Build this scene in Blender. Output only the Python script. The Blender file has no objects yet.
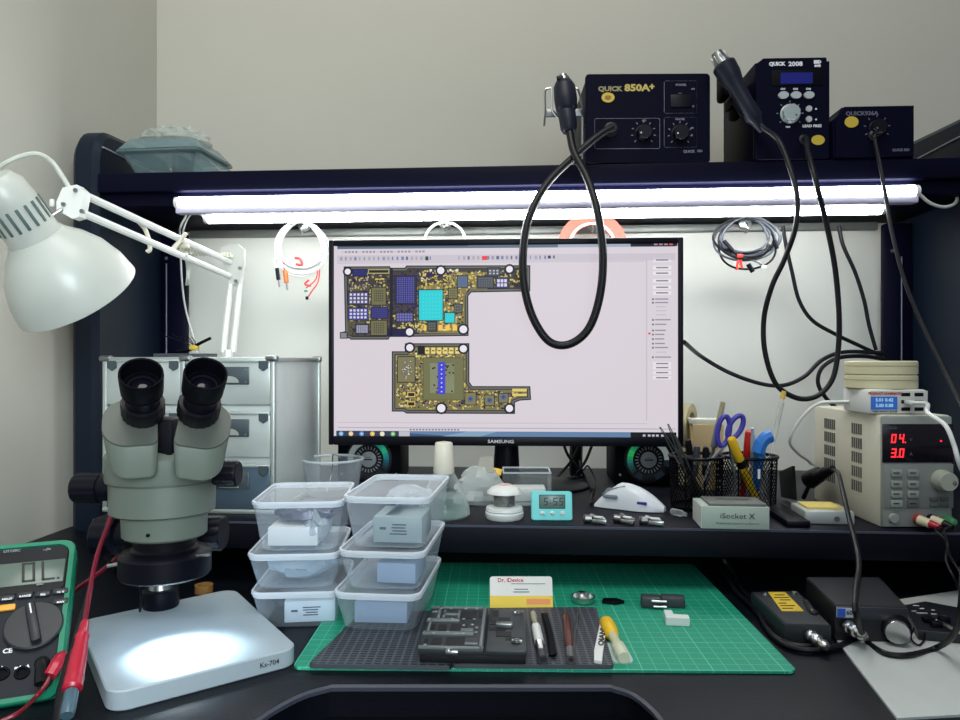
import bpy, bmesh, math, random
from mathutils import Matrix, Vector
random.seed(7)
SC = bpy.context.scene
COL = SC.collection
PI = math.pi
# ------------------------------------------------------------------ camera maths (960x720 frame)
F, CX, CY = 720.0, 480.0, 360.0
TH = math.atan(50 / 720)
CZ = 1.028                       # eye height; the desk top is 0.75
DZ, RZ = 0.75, 0.83              # desk top, riser top
SZ = CZ + 0.303                  # hutch shelf top
CR = Vector((math.cos(TH), math.sin(TH), 0)); CF = Vector((-math.sin(TH), math.cos(TH), 0)); UP = Vector((0, 0, 1))
O = Vector((0, 0, CZ))
def ray(px, py): return CF + CR * ((px - CX) / F) + UP * ((CY - py) / F)
def PD(px, py, d): return O + ray(px, py) * d
def PZ(px, py, z): r = ray(px, py); return O + r * ((z - CZ) / r.z)
def PY(px, py, y): r = ray(px, py); return O + r * (y / r.y)
def PX(px, py, x): r = ray(px, py); return O + r * (x / r.x)
I4 = Matrix.Identity(4)
def T(x, y=None, z=None): return Matrix.Translation(Vector(x) if y is None else Vector((x, y, z)))
def RX(a): return Matrix.Rotation(math.radians(a), 4, 'X')
def RY(a): return Matrix.Rotation(math.radians(a), 4, 'Y')
def RZr(a): return Matrix.Rotation(math.radians(a), 4, 'Z')
def frame(o, x, z):
    x = Vector(x).normalized(); z = Vector(z); z = (z - x * z.dot(x)).normalized(); y = z.cross(x)
    m = Matrix((x, y, z)).transposed().to_4x4(); m.translation = o
    return m
def along(p, d):
    """frame whose z runs along d"""
    d = Vector(d).normalized(); h = Vector((0, 0, 1)) if abs(d.z) < .95 else Vector((1, 0, 0))
    x = h.cross(d).normalized(); return frame(Vector(p), x, d)
FACE = RX(90)
def pl(Fm, px, py, y=0.0):
    """pixel -> (x, z) in the plane y of a frame"""
    inv = Fm.inverted(); o = inv @ O; r = inv.to_3x3() @ ray(px, py); p = o + r * ((y - o.y) / r.y)
    return p.x, p.z
def pt(Fm, px, py, z=0.0):
    """pixel -> (x, y) in the plane z of a frame"""
    inv = Fm.inverted(); o = inv @ O; r = inv.to_3x3() @ ray(px, py); p = o + r * ((z - o.z) / r.z)
    return p.x, p.y
# ------------------------------------------------------------------ materials
def lin(c):
    c = c / 255.0
    return c / 12.92 if c <= .04045 else ((c + .055) / 1.055) ** 2.4
def rgb(r, g, b): return (lin(r), lin(g), lin(b), 1)
MATS = {}
def mat(name, col, rough=.5, metal=0, spec=.5, emit=None, es=0, var=.06, scale=40, bump=0, trans=0, alpha=1, coat=0):
    if name in MATS: return MATS[name]
    m = bpy.data.materials.new(name); m.use_nodes = True; MATS[name] = m
    nt = m.node_tree; p = nt.nodes['Principled BSDF']
    c = rgb(*col)
    p.inputs['Roughness'].default_value = rough; p.inputs['Metallic'].default_value = metal
    p.inputs['Specular IOR Level'].default_value = spec; p.inputs['Coat Weight'].default_value = coat
    p.inputs['Transmission Weight'].default_value = trans; p.inputs['Alpha'].default_value = alpha
    tc = nt.nodes.new('ShaderNodeTexCoord'); n = nt.nodes.new('ShaderNodeTexNoise')
    n.inputs['Scale'].default_value = scale; n.inputs['Detail'].default_value = 3
    nt.links.new(tc.outputs['Object'], n.inputs['Vector'])
    mx = nt.nodes.new('ShaderNodeMix'); mx.data_type = 'RGBA'
    mx.inputs[6].default_value = tuple(v * (1 - var) for v in c[:3]) + (1,); mx.inputs[7].default_value = tuple(min(1, v * (1 + var)) for v in c[:3]) + (1,)
    nt.links.new(n.outputs['Fac'], mx.inputs[0]); nt.links.new(mx.outputs[2], p.inputs['Base Color'])
    if bump:
        bp = nt.nodes.new('ShaderNodeBump'); bp.inputs['Strength'].default_value = bump; bp.inputs['Distance'].default_value = .002
        nt.links.new(n.outputs['Fac'], bp.inputs['Height']); nt.links.new(bp.outputs['Normal'], p.inputs['Normal'])
    if emit:
        p.inputs['Emission Color'].default_value = rgb(*emit); p.inputs['Emission Strength'].default_value = es
    return m
def emis(name, col, s=1.0):
    """a lit screen pixel / lamp surface"""
    if name in MATS: return MATS[name]
    m = bpy.data.materials.new(name); m.use_nodes = True; MATS[name] = m
    p = m.node_tree.nodes['Principled BSDF']
    p.inputs['Base Color'].default_value = (.01, .01, .01, 1); p.inputs['Roughness'].default_value = .35; p.inputs['Specular IOR Level'].default_value = .2
    p.inputs['Emission Color'].default_value = rgb(*col); p.inputs['Emission Strength'].default_value = s
    return m
def clear(name, col, fac, rough=.2, body=.5):
    """thin see-through plastic: part of the light passes straight, the rest meets a glossy milky film"""
    if name in MATS: return MATS[name]
    m = bpy.data.materials.new(name); m.use_nodes = True; MATS[name] = m
    nt = m.node_tree; p = nt.nodes['Principled BSDF']; out = nt.nodes['Material Output']
    p.inputs['Base Color'].default_value = rgb(*col); p.inputs['Roughness'].default_value = rough
    t = nt.nodes.new('ShaderNodeBsdfTransparent'); mx = nt.nodes.new('ShaderNodeMixShader')
    lw = nt.nodes.new('ShaderNodeLayerWeight'); lw.inputs['Blend'].default_value = .35
    ma = nt.nodes.new('ShaderNodeMath'); ma.operation = 'MULTIPLY_ADD'; ma.inputs[1].default_value = body; ma.inputs[2].default_value = fac; ma.use_clamp = True
    nt.links.new(lw.outputs['Facing'], ma.inputs[0]); nt.links.new(ma.outputs[0], mx.inputs[0])
    nt.links.new(t.outputs[0], mx.inputs[1]); nt.links.new(p.outputs[0], mx.inputs[2]); nt.links.new(mx.outputs[0], out.inputs['Surface'])
    return m
def grid_mat(name, base, line, step, width, major=0, rough=.6, axes='xy'):
    """ruled surface: thin lines every step metres"""
    m = bpy.data.materials.new(name); m.use_nodes = True; MATS[name] = m
    nt = m.node_tree; p = nt.nodes['Principled BSDF']; N = nt.nodes.new; L = nt.links.new
    tc = N('ShaderNodeTexCoord'); sx = N('ShaderNodeSeparateXYZ'); L(tc.outputs['Object'], sx.inputs[0])
    def lines(axis, st, w):
        a = N('ShaderNodeMath'); a.operation = 'DIVIDE'; a.inputs[1].default_value = st; L(sx.outputs[axis], a.inputs[0])
        f = N('ShaderNodeMath'); f.operation = 'FRACT'; L(a.outputs[0], f.inputs[0])
        g = N('ShaderNodeMath'); g.operation = 'LESS_THAN'; g.inputs[1].default_value = w / st; L(f.outputs[0], g.inputs[0])
        return g.outputs[0]
    def mxm(a, b):
        q = N('ShaderNodeMath'); q.operation = 'MAXIMUM'; L(a, q.inputs[0]); L(b, q.inputs[1]); return q.outputs[0]
    v = mxm(lines(0, step[0], width), lines(1, step[1], width))
    mx = N('ShaderNodeMix'); mx.data_type = 'RGBA'; mx.inputs[6].default_value = rgb(*base); mx.inputs[7].default_value = rgb(*line)
    L(v, mx.inputs[0]); last = mx.outputs[2]
    if major:
        v2 = mxm(lines(0, major, width * 1.6), lines(1, major, width * 1.6))
        m2 = N('ShaderNodeMix'); m2.data_type = 'RGBA'; L(last, m2.inputs[6]); m2.inputs[7].default_value = tuple(min(1, c * 1.12) for c in rgb(*line)[:3]) + (1,)
        L(v2, m2.inputs[0]); last = m2.outputs[2]
    L(last, p.inputs['Base Color']); p.inputs['Roughness'].default_value = rough
    return m
# ------------------------------------------------------------------ mesh builder (always in world space)
def smooth_path(pts, n=8):
    P = [Vector(p) for p in pts]
    if len(P) < 3: return P
    out = []
    for i in range(len(P) - 1):
        a = P[i - 1] if i else P[0] * 2 - P[1]; b, c = P[i], P[i + 1]
        d = P[i + 2] if i + 2 < len(P) else P[-1] * 2 - P[-2]
        for k in range(n):
            t = k / n; t2, t3 = t * t, t * t * t
            out.append(.5 * ((2 * b) + (c - a) * t + (2 * a - 5 * b + 4 * c - d) * t2 + (3 * b - a - 3 * c + d) * t3))
    out.append(P[-1]); return out
def rrect(w, h, r, seg=5, cx=0, cy=0):
    r = min(r, w / 2 - 1e-5, h / 2 - 1e-5); o = []
    for sx, sy, a0 in ((1, 1, 0), (-1, 1, 90), (-1, -1, 180), (1, -1, 270)):
        for k in range(seg + 1):
            a = math.radians(a0 + 90 * k / seg)
            o.append((cx + sx * (w / 2 - r) + r * math.cos(a), cy + sy * (h / 2 - r) + r * math.sin(a)))
    return o
def circ(r, n=24, cx=0, cy=0, ry=None):
    return [(cx + r * math.cos(2 * PI * k / n), cy + (ry or r) * math.sin(2 * PI * k / n)) for k in range(n)]
class B:
    def __init__(s, m=None, M=None):
        s.v, s.f, s.fm, s.mats, s.mi, s.M = [], [], [], [], 0, (M or I4)
        if m: s.m(m)
    def m(s, m):
        if m not in s.mats: s.mats.append(m)
        s.mi = s.mats.index(m); return s
    def at(s, M): s.M = M; return s
    def add(s, vs, fs, M=None):
        k = len(s.v); X = s.M @ M if M else s.M
        s.v += [X @ Vector(v) for v in vs]
        for f in fs: s.f.append([i + k for i in f]); s.fm.append(s.mi)
        return s
    def bm(s, bm, M=None):
        bm.verts.ensure_lookup_table(); bm.verts.index_update()
        s.add([v.co.copy() for v in bm.verts], [[v.index for v in f.verts] for f in bm.faces], M); bm.free(); return s
    def box(s, c, d, bev=0, seg=2, M=None):
        bm = bmesh.new(); bmesh.ops.create_cube(bm, size=1)
        for v in bm.verts: v.co = Vector((v.co.x * d[0] + c[0], v.co.y * d[1] + c[1], v.co.z * d[2] + c[2]))
        if bev: bmesh.ops.bevel(bm, geom=bm.edges[:], offset=min(bev, min(d) * .49), segments=seg, profile=.5, affect='EDGES', clamp_overlap=True)
        return s.bm(bm, M)
    def loft(s, rings, cap0=True, cap1=True, M=None):
        n = len(rings[0]); vs = [p for r in rings for p in r]; fs = []
        for i in range(len(rings) - 1):
            for j in range(n):
                k = (j + 1) % n; fs.append((i * n + j, i * n + k, (i + 1) * n + k, (i + 1) * n + j))
        if cap0: fs.append(tuple(reversed(range(n))))
        if cap1: fs.append(tuple(range((len(rings) - 1) * n, len(rings) * n)))
        return s.add(vs, fs, M)
    def prism(s, poly, z0, z1, M=None, bev=0):
        a = sum(poly[i][0] * poly[(i + 1) % len(poly)][1] - poly[(i + 1) % len(poly)][0] * poly[i][1] for i in range(len(poly)))
        if a < 0: poly = poly[::-1]
        if bev:
            c = (sum(p[0] for p in poly) / len(poly), sum(p[1] for p in poly) / len(poly))
            def ins(d):
                o = []
                for i, p in enumerate(poly):
                    a_, b_ = Vector(poly[i - 1]), Vector(poly[(i + 1) % len(poly)]); t = (b_ - a_).normalized()
                    o.append((p[0] - t.y * d, p[1] + t.x * d))
                return o
            q = ins(bev)
            return s.loft([[(x, y, z0) for x, y in q], [(x, y, z0 + bev) for x, y in poly], [(x, y, z1 - bev) for x, y in poly], [(x, y, z1) for x, y in q]], M=M)
        return s.loft([[(x, y, z0) for x, y in poly], [(x, y, z1) for x, y in poly]], M=M)
    def flat(s, poly, z=0, M=None): return s.add([(x, y, z) for x, y in poly], [tuple(range(len(poly)))], M)
    def lathe(s, prof, seg=32, M=None, cap0=True, cap1=True):
        rings = [[(r * math.cos(2 * PI * k / seg), r * math.sin(2 * PI * k / seg), z) for k in range(seg)] for r, z in prof]
        return s.loft(rings, cap0, cap1, M)
    def cyl(s, p0, p1, r0, r1=None, seg=20, ch=0):
        p0, p1 = Vector(p0), Vector(p1); h = (p1 - p0).length; r1 = r0 if r1 is None else r1
        pr = [(r0, 0), (r1, h)] if not ch else [(r0 - ch, 0), (r0, ch), (r1, h - ch), (r1 - ch, h)]
        return s.lathe(pr, seg, along(p0, p1 - p0))
    def ring(s, R, r, seg=32, sub=10, M=None, a0=0, a1=360):
        n = seg; full = a1 - a0 >= 360
        pts = [Vector((R * math.cos(math.radians(a0 + (a1 - a0) * k / n)), R * math.sin(math.radians(a0 + (a1 - a0) * k / n)), 0)) for k in range(n + (0 if full else 1))]
        return s.sweep(pts, r, sub, M, closed=full)
    def sweep(s, P, r, sub=8, M=None, closed=False):
        n = len(P); rings = []; up = None
        rr = r if callable(r) else (lambda t: r)
        for i in range(n):
            if closed: t = (P[(i + 1) % n] - P[i - 1])
            else: t = P[min(i + 1, n - 1)] - P[max(i - 1, 0)]
            if t.length < 1e-9: t = Vector((0, 0, 1))
            t.normalize()
            if up is None:
                up = Vector((0, 0, 1)) if abs(t.z) < .9 else Vector((1, 0, 0))
            up = (up - t * up.dot(t)); up = up.normalized() if up.length > 1e-6 else t.orthogonal().normalized()
            w = t.cross(up); q = rr(i / max(1, n - 1))
            rings.append([P[i] + (up * math.cos(2 * PI * k / sub) + w * math.sin(2 * PI * k / sub)) * q for k in range(sub)])
        if closed: return s.loft(rings + [rings[0]], False, False, M)
        return s.loft(rings, M=M)
    def tube(s, pts, r, n=8, sub=8): return s.sweep(smooth_path(pts, n), r, sub)
    def ball(s, c, r, seg=20, M=None, sc=(1, 1, 1)):
        k = seg // 2; pr = [(max(1e-5, math.sin(PI * i / k)), -math.cos(PI * i / k)) for i in range(k + 1)]
        return s.lathe([(p * r, z * r) for p, z in pr], seg, (M or I4) @ T(c) @ Matrix.Diagonal((*sc, 1)))
    def text(s, body, size, M, al='CENTER', bold=0, sx=1.0):
        cu = bpy.data.curves.new('t', 'FONT'); cu.body = body; cu.size = size; cu.align_x = al; cu.align_y = 'CENTER'; cu.resolution_u = 2; cu.offset = bold
        o = bpy.data.objects.new('t', cu); COL.objects.link(o); bpy.context.view_layer.update()
        me = bpy.data.meshes.new_from_object(o.evaluated_get(bpy.context.evaluated_depsgraph_get()))
        s.add([(v.co.x * sx, v.co.y, v.co.z) for v in me.vertices], [tuple(p.vertices) for p in me.polygons], M)
        bpy.data.objects.remove(o); bpy.data.curves.remove(cu); bpy.data.meshes.remove(me); return s
    def seg7(s, txt, h, M, w=None, th=None, gap=None, slant=.08):
        w = w or h * .52; th = th or h * .13; gap = gap or h * .28; x = 0
        SEG = {'0': 'abcdef', '1': 'bc', '2': 'abged', '3': 'abgcd', '4': 'fgbc', '5': 'afgcd', '6': 'afgedc', '7': 'abc', '8': 'abcdefg', '9': 'abcdfg', 'O': 'abcdef', 'L': 'fed'}
        H = h / 2
        D = {'a': (0, h - th, w, h), 'd': (0, 0, w, th), 'g': (0, H - th / 2, w, H + th / 2), 'f': (0, H, th, h), 'e': (0, 0, th, H), 'b': (w - th, H, w, h), 'c': (w - th, 0, w, H)}
        for c in txt:
            if c == '.': s.quad(x - gap * .7, 0, x - gap * .7 + th, th, M, slant); continue
            if c == ':':
                for yy in (h * .25, h * .65): s.quad(x, yy, x + th, yy + th, M, slant)
                x += th + gap; continue
            for g in SEG[c]: s.quad(*D[g][:1] and (D[g][0] + x, D[g][1], D[g][2] + x, D[g][3]), M, slant)
            x += w + gap
        return s
    def quad(s, x0, y0, x1, y1, M=None, sl=0): return s.add([(x0 + sl * y0, y0, 0), (x1 + sl * y0, y0, 0), (x1 + sl * y1, y1, 0), (x0 + sl * y1, y1, 0)], [(0, 1, 2, 3)], M)
WM = {}
def obj(name, b, parent=None, label=None, cat=None, group=None, kind=None, ang=38, origin=None):
    if parent is None:
        xs = [v.x for v in b.v]; ys = [v.y for v in b.v]; zs = [v.z for v in b.v]
        W = T((min(xs) + max(xs)) / 2, (min(ys) + max(ys)) / 2, min(zs)) if origin is None else origin
    else: W = WM[parent.name]
    inv = W.inverted()
    me = bpy.data.meshes.new(name); me.from_pydata([inv @ v for v in b.v], [], b.f)
    for m in b.mats: me.materials.append(m)
    me.polygons.foreach_set('material_index', b.fm)
    bm = bmesh.new(); bm.from_mesh(me); bmesh.ops.recalc_face_normals(bm, faces=bm.faces[:]) if ang else None; bm.to_mesh(me); bm.free()
    if ang:
        me.polygons.foreach_set('use_smooth', [True] * len(me.polygons)); me.set_sharp_from_angle(angle=math.radians(ang))
    me.update()
    o = bpy.data.objects.new(name, me); COL.objects.link(o)
    if parent is None: o.matrix_world = W
    else: o.parent = parent
    WM[o.name] = W
    tag(o, label, cat, group, kind); return o
def tag(o, label=None, cat=None, group=None, kind=None):
    if label: o['label'] = label
    if cat: o['category'] = cat
    if group: o['group'] = group
    if kind: o['kind'] = kind
    return o
def thing(name, label, cat, W, group=None):
    if not isinstance(W, Matrix): W = T(Vector(W))
    o = bpy.data.objects.new(name, None); COL.objects.link(o); o.empty_display_size = .02; o.matrix_world = W; WM[o.name] = W
    return tag(o, label, cat, group)
def dup(root, W, label=None, mats=None):
    r = root.copy(); COL.objects.link(r); r.matrix_world = W; WM[r.name] = W
    if label: r['label'] = label
    for ch in [c for c in bpy.data.objects if c.parent is root]:
        c = ch.copy(); COL.objects.link(c); c.parent = r; WM[c.name] = W
        for g in [k for k in bpy.data.objects if k.parent is ch]:
            d = g.copy(); COL.objects.link(d); d.parent = c; WM[d.name] = W
    return r
def cable(name, pts, r, m, label, cat='cable', group=None, parent=None, n=8):
    return obj(name, B(m).tube(pts, r, n), parent, label, cat, group)
# ------------------------------------------------------------------ shared materials
black = mat('black laminate', (9, 10, 24), .45, spec=.1, var=.15, scale=60)
blackp = mat('black plastic', (9, 10, 20), .4, spec=.2)
blackm = mat('matte black', (6, 7, 14), .6, spec=.1)
rubber = mat('black rubber', (9, 10, 16), .45, spec=.35)
navy = mat('dark navy painted steel', (8, 9, 30), .5, spec=.08)
white = mat('white plastic', (226, 230, 228), .35)
whitel = mat('white lacquer', (232, 234, 230), .3, coat=.2)
offwh = mat('off white plastic', (225, 220, 200), .5)
silver = mat('bright metal', (200, 202, 200), .28, metal=1)
steel = mat('steel', (150, 152, 152), .35, metal=1)
alum = mat('brushed aluminium', (196, 204, 200), .45, metal=.75)
dgrey = mat('dark grey plastic', (58, 62, 70), .45)
grey = mat('grey plastic', (128, 132, 130), .45)
gold = mat('gold sticker', (205, 178, 60), .45, metal=.2)
red = mat('red plastic', (205, 40, 45), .4)
ylw = mat('yellow plastic', (236, 190, 30), .4)
orange = mat('orange plastic', (235, 110, 50), .45)
prtw = mat('white print', (225, 228, 232), .6)
prtg = mat('grey print', (120, 124, 136), .6)
prtd = mat('dark print', (30, 32, 34), .6)
# ================================================================== SETTING
XL, XR = -.700, .672             # inner faces of the hutch side panels
wallm = mat('painted wall', (186, 184, 174), .85, spec=.2, var=.03, scale=6)
b = B(wallm).box((.6, 1.442, 1.2), (3.0, .02, 2.6)); obj('wall_back', b, kind='structure')
b = B(wallm).box((-.776, .1, 1.2), (.02, 2.7, 2.6)); obj('wall_left', b, kind='structure')
b = B(mat('dark floor', (34, 33, 36), .5, var=.2, scale=12)).box((.6, .1, -.01), (3.0, 2.7, .02)); obj('floor', b, kind='structure')
# ================================================================== DESK
desk = thing('workbench', 'black laminate corner workbench with scooped front edge and overhead hutch', 'desk', (0, 1.0, 0))
R0 = [PZ(*p, DZ) for p in ((610, 684), (632, 691), (650, 704), (665, 721))]
L0 = [PZ(*p, DZ) for p in ((332, 684), (303, 692), (275, 706), (252, 721))]
poly = [(-.764, 1.43), (-.764, .30)]
lx = [(L0[-1].x - .034, L0[-1].y - .25), (L0[-1].x - .02, L0[-1].y - .055)] + [(p.x, p.y) for p in reversed(L0)]
rx = [(p.x, p.y) for p in R0] + [(R0[-1].x + .008, R0[-1].y - .055), (R0[-1].x + .012, R0[-1].y - .25)]
lx = [(p.x, p.y) for p in smooth_path([Vector((x, y, 0)) for x, y in lx], 5)]
rx = [(p.x, p.y) for p in smooth_path([Vector((x, y, 0)) for x, y in rx], 5)]
edge = lx + rx
poly += edge + [(.95, .30), (.95, 1.43)]
deskm = mat('desk laminate', (9, 13, 21), .42, spec=.18, var=.25, scale=420, bump=.12)
obj('desk_top', B(deskm).prism(poly, DZ - .028, DZ), desk)
b = B(mat('edge band', (60, 64, 76), .4))
pp = [Vector((x, y, DZ - .0035)) for x, y in edge]
b.sweep(pp, .0032, 6); obj('edge_band', b, desk)
e2 = [Vector((x, y - .012, DZ - .05)) for x, y in edge]
b = B(blackm)
b.loft([[v + Vector((0, 0, .022)), v - Vector((0, 0, .03)), v - Vector((0, -.02, .03)), v + Vector((0, .02, .022))] for v in e2]); obj('apron', b, desk)
for x in (-.70, .90): obj('leg', B(blackm).box((x, .85, .36), (.04, 1.0, .722)), desk)
b = B(mat('dark panel', (13, 15, 24), .5)).box((.1, 1.1, .40), (1.5, .02, .66)); obj('modesty_panel', b, desk)
b = B(mat('drawer front', (15, 17, 25), .45))
for x0, x1 in ((-.62, -.045), (-.04, .165), (.17, .72)): b.box(((x0 + x1) / 2, .80, .40), (x1 - x0, .02, .5), .003)
obj('drawer_front', b, desk)
# hutch
hp = .04
def side(x0, x1, nm):
    b = B(mat('panel navy lit', (19, 28, 42), .42, spec=.22))  # lamp light on the panels is put into this lighter navy
    # outline in (y, z): rounded crest
    o = [(1.12, DZ), (1.12, SZ + .01)] + [(1.12 + .045 * (1 - math.cos(math.radians(a))), SZ + .02 + .058 * math.sin(math.radians(a))) for a in range(0, 91, 15)] + [(1.34, SZ + .086), (1.385, SZ + .06), (1.385, DZ)]
    M = Matrix(((0, 0, 1, 0), (1, 0, 0, 0), (0, 1, 0, 0), (0, 0, 0, 1)))
    b.prism(o, x0, x1, M, bev=.009)
    return obj(nm, b, desk)
side(XL - .045, XL, 'side_panel'); side(XR, XR + .045, 'side_panel')
for xa in (XL + .001, XR - .001): obj('rail_highlight', B(mat('rail highlight', (150, 154, 166), .35)).cyl((xa, 1.135, SZ + .046), (xa, 1.37, SZ + .046), .0016, seg=6), desk)  # pale line paints the highlight along each panel's top edge
b = B(navy).box(((XL + XR) / 2, 1.245, SZ - .016), (XR - XL, .25, .032), .004)
b.box(((XL + XR) / 2, 1.25, SZ - .042), (XR - XL, .235, .022), .003)
obj('hutch_shelf', b, desk)
for x in (XL + .0275, XR - .024):
    b = B(navy).box((x, 1.325, DZ + .26), (.047, .02, .52), .004)
    b.m(prtg).cyl((x - (.012 if x < 0 else -.004), 1.3145, DZ + .08), (x - (.012 if x < 0 else -.004), 1.3145, DZ + .46), .0012, seg=6)  # thin pale line paints the highlight down the post seam
    b.m(steel).cyl((x - .012, 1.3155, DZ + .47), (x - .012, 1.313, DZ + .47), .003, seg=8)
    obj('back_post', b, desk)
# whiteboard
wb = thing('whiteboard', 'white back board with grey rail behind the monitor under the black shelf', 'board', (0, 1.34, DZ))
obj('board_panel', B(mat('whiteboard', (226, 228, 218), .4, spec=.4, var=.02, scale=4)).box(((XL + XR) / 2, 1.352, DZ + .26), (XR - XL - .01, .012, .52)), wb)
obj('frame_rail', B(mat('rail grey', (120, 124, 120), .4, metal=.4)).box(((XL + XR) / 2, 1.340, SZ - .0625), (XR - XL - .1, .012, .014), .002), wb)
# riser
rs = thing('monitor_riser', 'long low black riser shelf carrying the monitor and small tools', 'shelf', (0, 1.0, DZ))
ra, rb = -.545, .83
risem = mat('riser laminate', (9, 11, 23), .45, spec=.22, var=.2, scale=300)
obj('riser_board', B(risem).box(((ra + rb) / 2, (.865 + 1.33) / 2, RZ - .0175), (rb - ra, 1.33 - .865, .035), .002), rs)
for x in (ra + .02, rb - .02): obj('foot', B(blackm).box((x, 1.1, DZ + .0225), (.03, .4, .045)), rs)
obj('lit_edge_strip', B(mat('painted edge light', (70, 74, 92), .35)).box(((ra + rb) / 2, .8645, RZ - .002), (rb - ra, .002, .0025)), rs)  # pale strip paints the light caught by the riser's front edge
# ================================================================== LED TUBES
def led(name, xa, xb, y, z, label, r=.0095, hz=0):
    t = thing(name, label, 'lamp', ((xa + xb) / 2, y, z - r), 'light tubes under the hutch shelf')
    b = B(mat('tube backing', (206, 202, 226), .5)).box(((xa + xb) / 2, y + .002, z + hz), (xb - xa - .004, r * 1.9, .011), .002)
    obj('housing', b, t)
    M = Matrix(((0, 0, 1, 0), (0, 1, 0, 0), (-1, 0, 0, 0), (0, 0, 0, 1)))
    b = B(emis('tube glow', (250, 253, 255), TUBE)).cyl((xa + .006, y, z), (xb - .006, y, z), r, seg=18)
    obj('diffuser', b, t)
    for xe in (xa, xb - .006): obj('end_cap', B(mat('tube cap', (236, 238, 238), .4)).cyl((xe, y, z), (xe + .006, y, z), r * 1.02), t)
    return t
TUBE = 29.0
p0, p1 = PY(176, 202, 1.125), PY(918, 192.5, 1.125)
z1 = (p0.z + p1.z) / 2
t1 = led('led_tube', p0.x, p1.x, 1.125, z1, 'upper of two bright white light tubes under the hutch shelf', .0092, -.0125)
q0 = PY(204, 216, 1.16)
t2 = led('led_tube', q0.x, p1.x - .03, 1.165, q0.z - .001, 'lower rear of two bright white light tubes under the hutch shelf', .0105, .012)
wc = mat('white cable', (222, 224, 218), .45)
obj('power_cord', B(wc).tube([(p1.x - .002, 1.125, z1), PY(930, 203, 1.13), PY(945, 207, 1.14), PY(956, 202, 1.15), PY(954, 192, 1.16), PY(935, 187, 1.18)], .0024), t1)
obj('power_cord', B(wc).tube([(p0.x + .004, 1.125, z1), PY(186, 214, 1.14), PY(181, 226, 1.15), PY(180, 240, 1.2), PY(184, 300, 1.27), PY(197, 352, 1.29), PY(199, 380, 1.30)], .0017), t1)
obj('power_cord', B(wc).tube([(q0.x + .003, 1.165, q0.z), PY(192, 214, 1.18), PY(184, 228, 1.2), PY(183, 246, 1.22), PY(188, 262, 1.25), PY(186, 285, 1.29)], .0015), t2)
# ================================================================== MONITOR
MY = 1.07
Wm = T(PY(503.8, 446, MY)) @ RZr(1.1)
mc = PY(503.8, 446, MY); mt = PY(503.8, 238.5, MY)
MWd = (PY(684, 340, MY) - PY(329, 340, MY)).length; MH = mt.z - mc.z
mon = thing('monitor', 'wide black desktop monitor showing two circuit board layouts', 'monitor', T(mc.x, mc.y + .06, RZ))
WF = Wm                                                 # x right, y back, z up; origin = bottom centre of the front
b = B(blackp, WF)
iw0, ih0 = MWd, MH
def fr(x0, x1, z0, z1, y0=0, y1=.028): b.box(((x0 + x1) / 2, (y0 + y1) / 2, (z0 + z1) / 2), (x1 - x0, y1 - y0, z1 - z0), .0015)
BX, BT, BB = .0075, .009, .0135
fr(-iw0 / 2, -iw0 / 2 + BX, 0, ih0); fr(iw0 / 2 - BX, iw0 / 2, 0, ih0); fr(-iw0 / 2 + BX, iw0 / 2 - BX, ih0 - BT, ih0); fr(-iw0 / 2 + BX, iw0 / 2 - BX, 0, BB)
obj('bezel', b, mon)
b = B(blackp, WF).box((0, .024, ih0 / 2), (iw0 - .01, .02, ih0 - .012), .006).box((0, .045, ih0 * .45), (iw0 * .55, .03, ih0 * .55), .012); obj('back_shell', b, mon)
WS = T(WF @ Vector((0, .0035, 0))) @ RZr(1.1)
scr_x0, scr_x1, scr_z0, scr_z1 = -iw0 / 2 + BX - .0005, iw0 / 2 - BX + .0005, BB - .0005, ih0 - BT + .0005
b = B(emis('screen white', (215, 206, 214), 1.0), WF).box(((scr_x0 + scr_x1) / 2, .006, (scr_z0 + scr_z1) / 2), (scr_x1 - scr_x0, .005, scr_z1 - scr_z0))
scr = obj('screen', b, mon)
SM = WF @ T(0, .0034, 0) @ FACE                         # screen plane for flat marks
sb = B(M=SM)
def sx(px): return (px - 506) / 355 * MWd
def sy(py): return (446 - py) / 207 * MH
lay = [0]
def S(x0, y0, x1, y1, c, L=1):
    sb.m(emis('px%d_%d_%d' % c, c, 1.0)); sb.quad(sx(x0), sy(y1), sx(x1), sy(y0), T(0, 0, L * .00006))
def SP(pts, c, L=1):
    sb.m(emis('px%d_%d_%d' % c, c, 1.0)); sb.flat([(sx(x), sy(y)) for x, y in pts], L * .00006)
def SCi(x, y, r, c, L=1): SP([(x + r * math.cos(k * PI / 8), y + r * math.sin(k * PI / 8)) for k in range(16)], c, L)
# window chrome
S(337, 243.5, 676, 248, (95, 112, 128)); S(337, 243.5, 470, 246, (60, 74, 96), 2); S(560, 243.5, 632, 248, (160, 172, 190), 2); S(632, 243.5, 678, 247.5, (22, 22, 40), 2)
for x in (655, 660, 665, 670): S(x, 244.5, x + 3.5, 246.5, (170, 140, 150) if x < 668 else (220, 90, 90), 3)
for k in range(24): S(341 + k * 3.6, 250, 343.4 + k * 3.6, 252, (150, 145, 160) if k % 5 else (200, 195, 205), 2)
S(337, 254.5, 676, 261.5, (200, 193, 204), 1)
rr = random.Random(3)
for k in range(44):
    x = 340 + k * 4.8
    if x > 432 and x < 460: continue
    c = rr.choice([(120, 130, 170), (150, 150, 170), (100, 104, 130), (170, 165, 180)])
    S(x, 256, x + rr.uniform(1.2, 3), 259.5, c, 2)
S(484, 256, 489.5, 260, (235, 60, 60), 3); S(427, 256, 430, 260, (60, 60, 70), 3); S(550, 256, 553, 259, (60, 60, 80), 3); S(555, 256, 557, 259, (110, 110, 130), 3)
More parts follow.
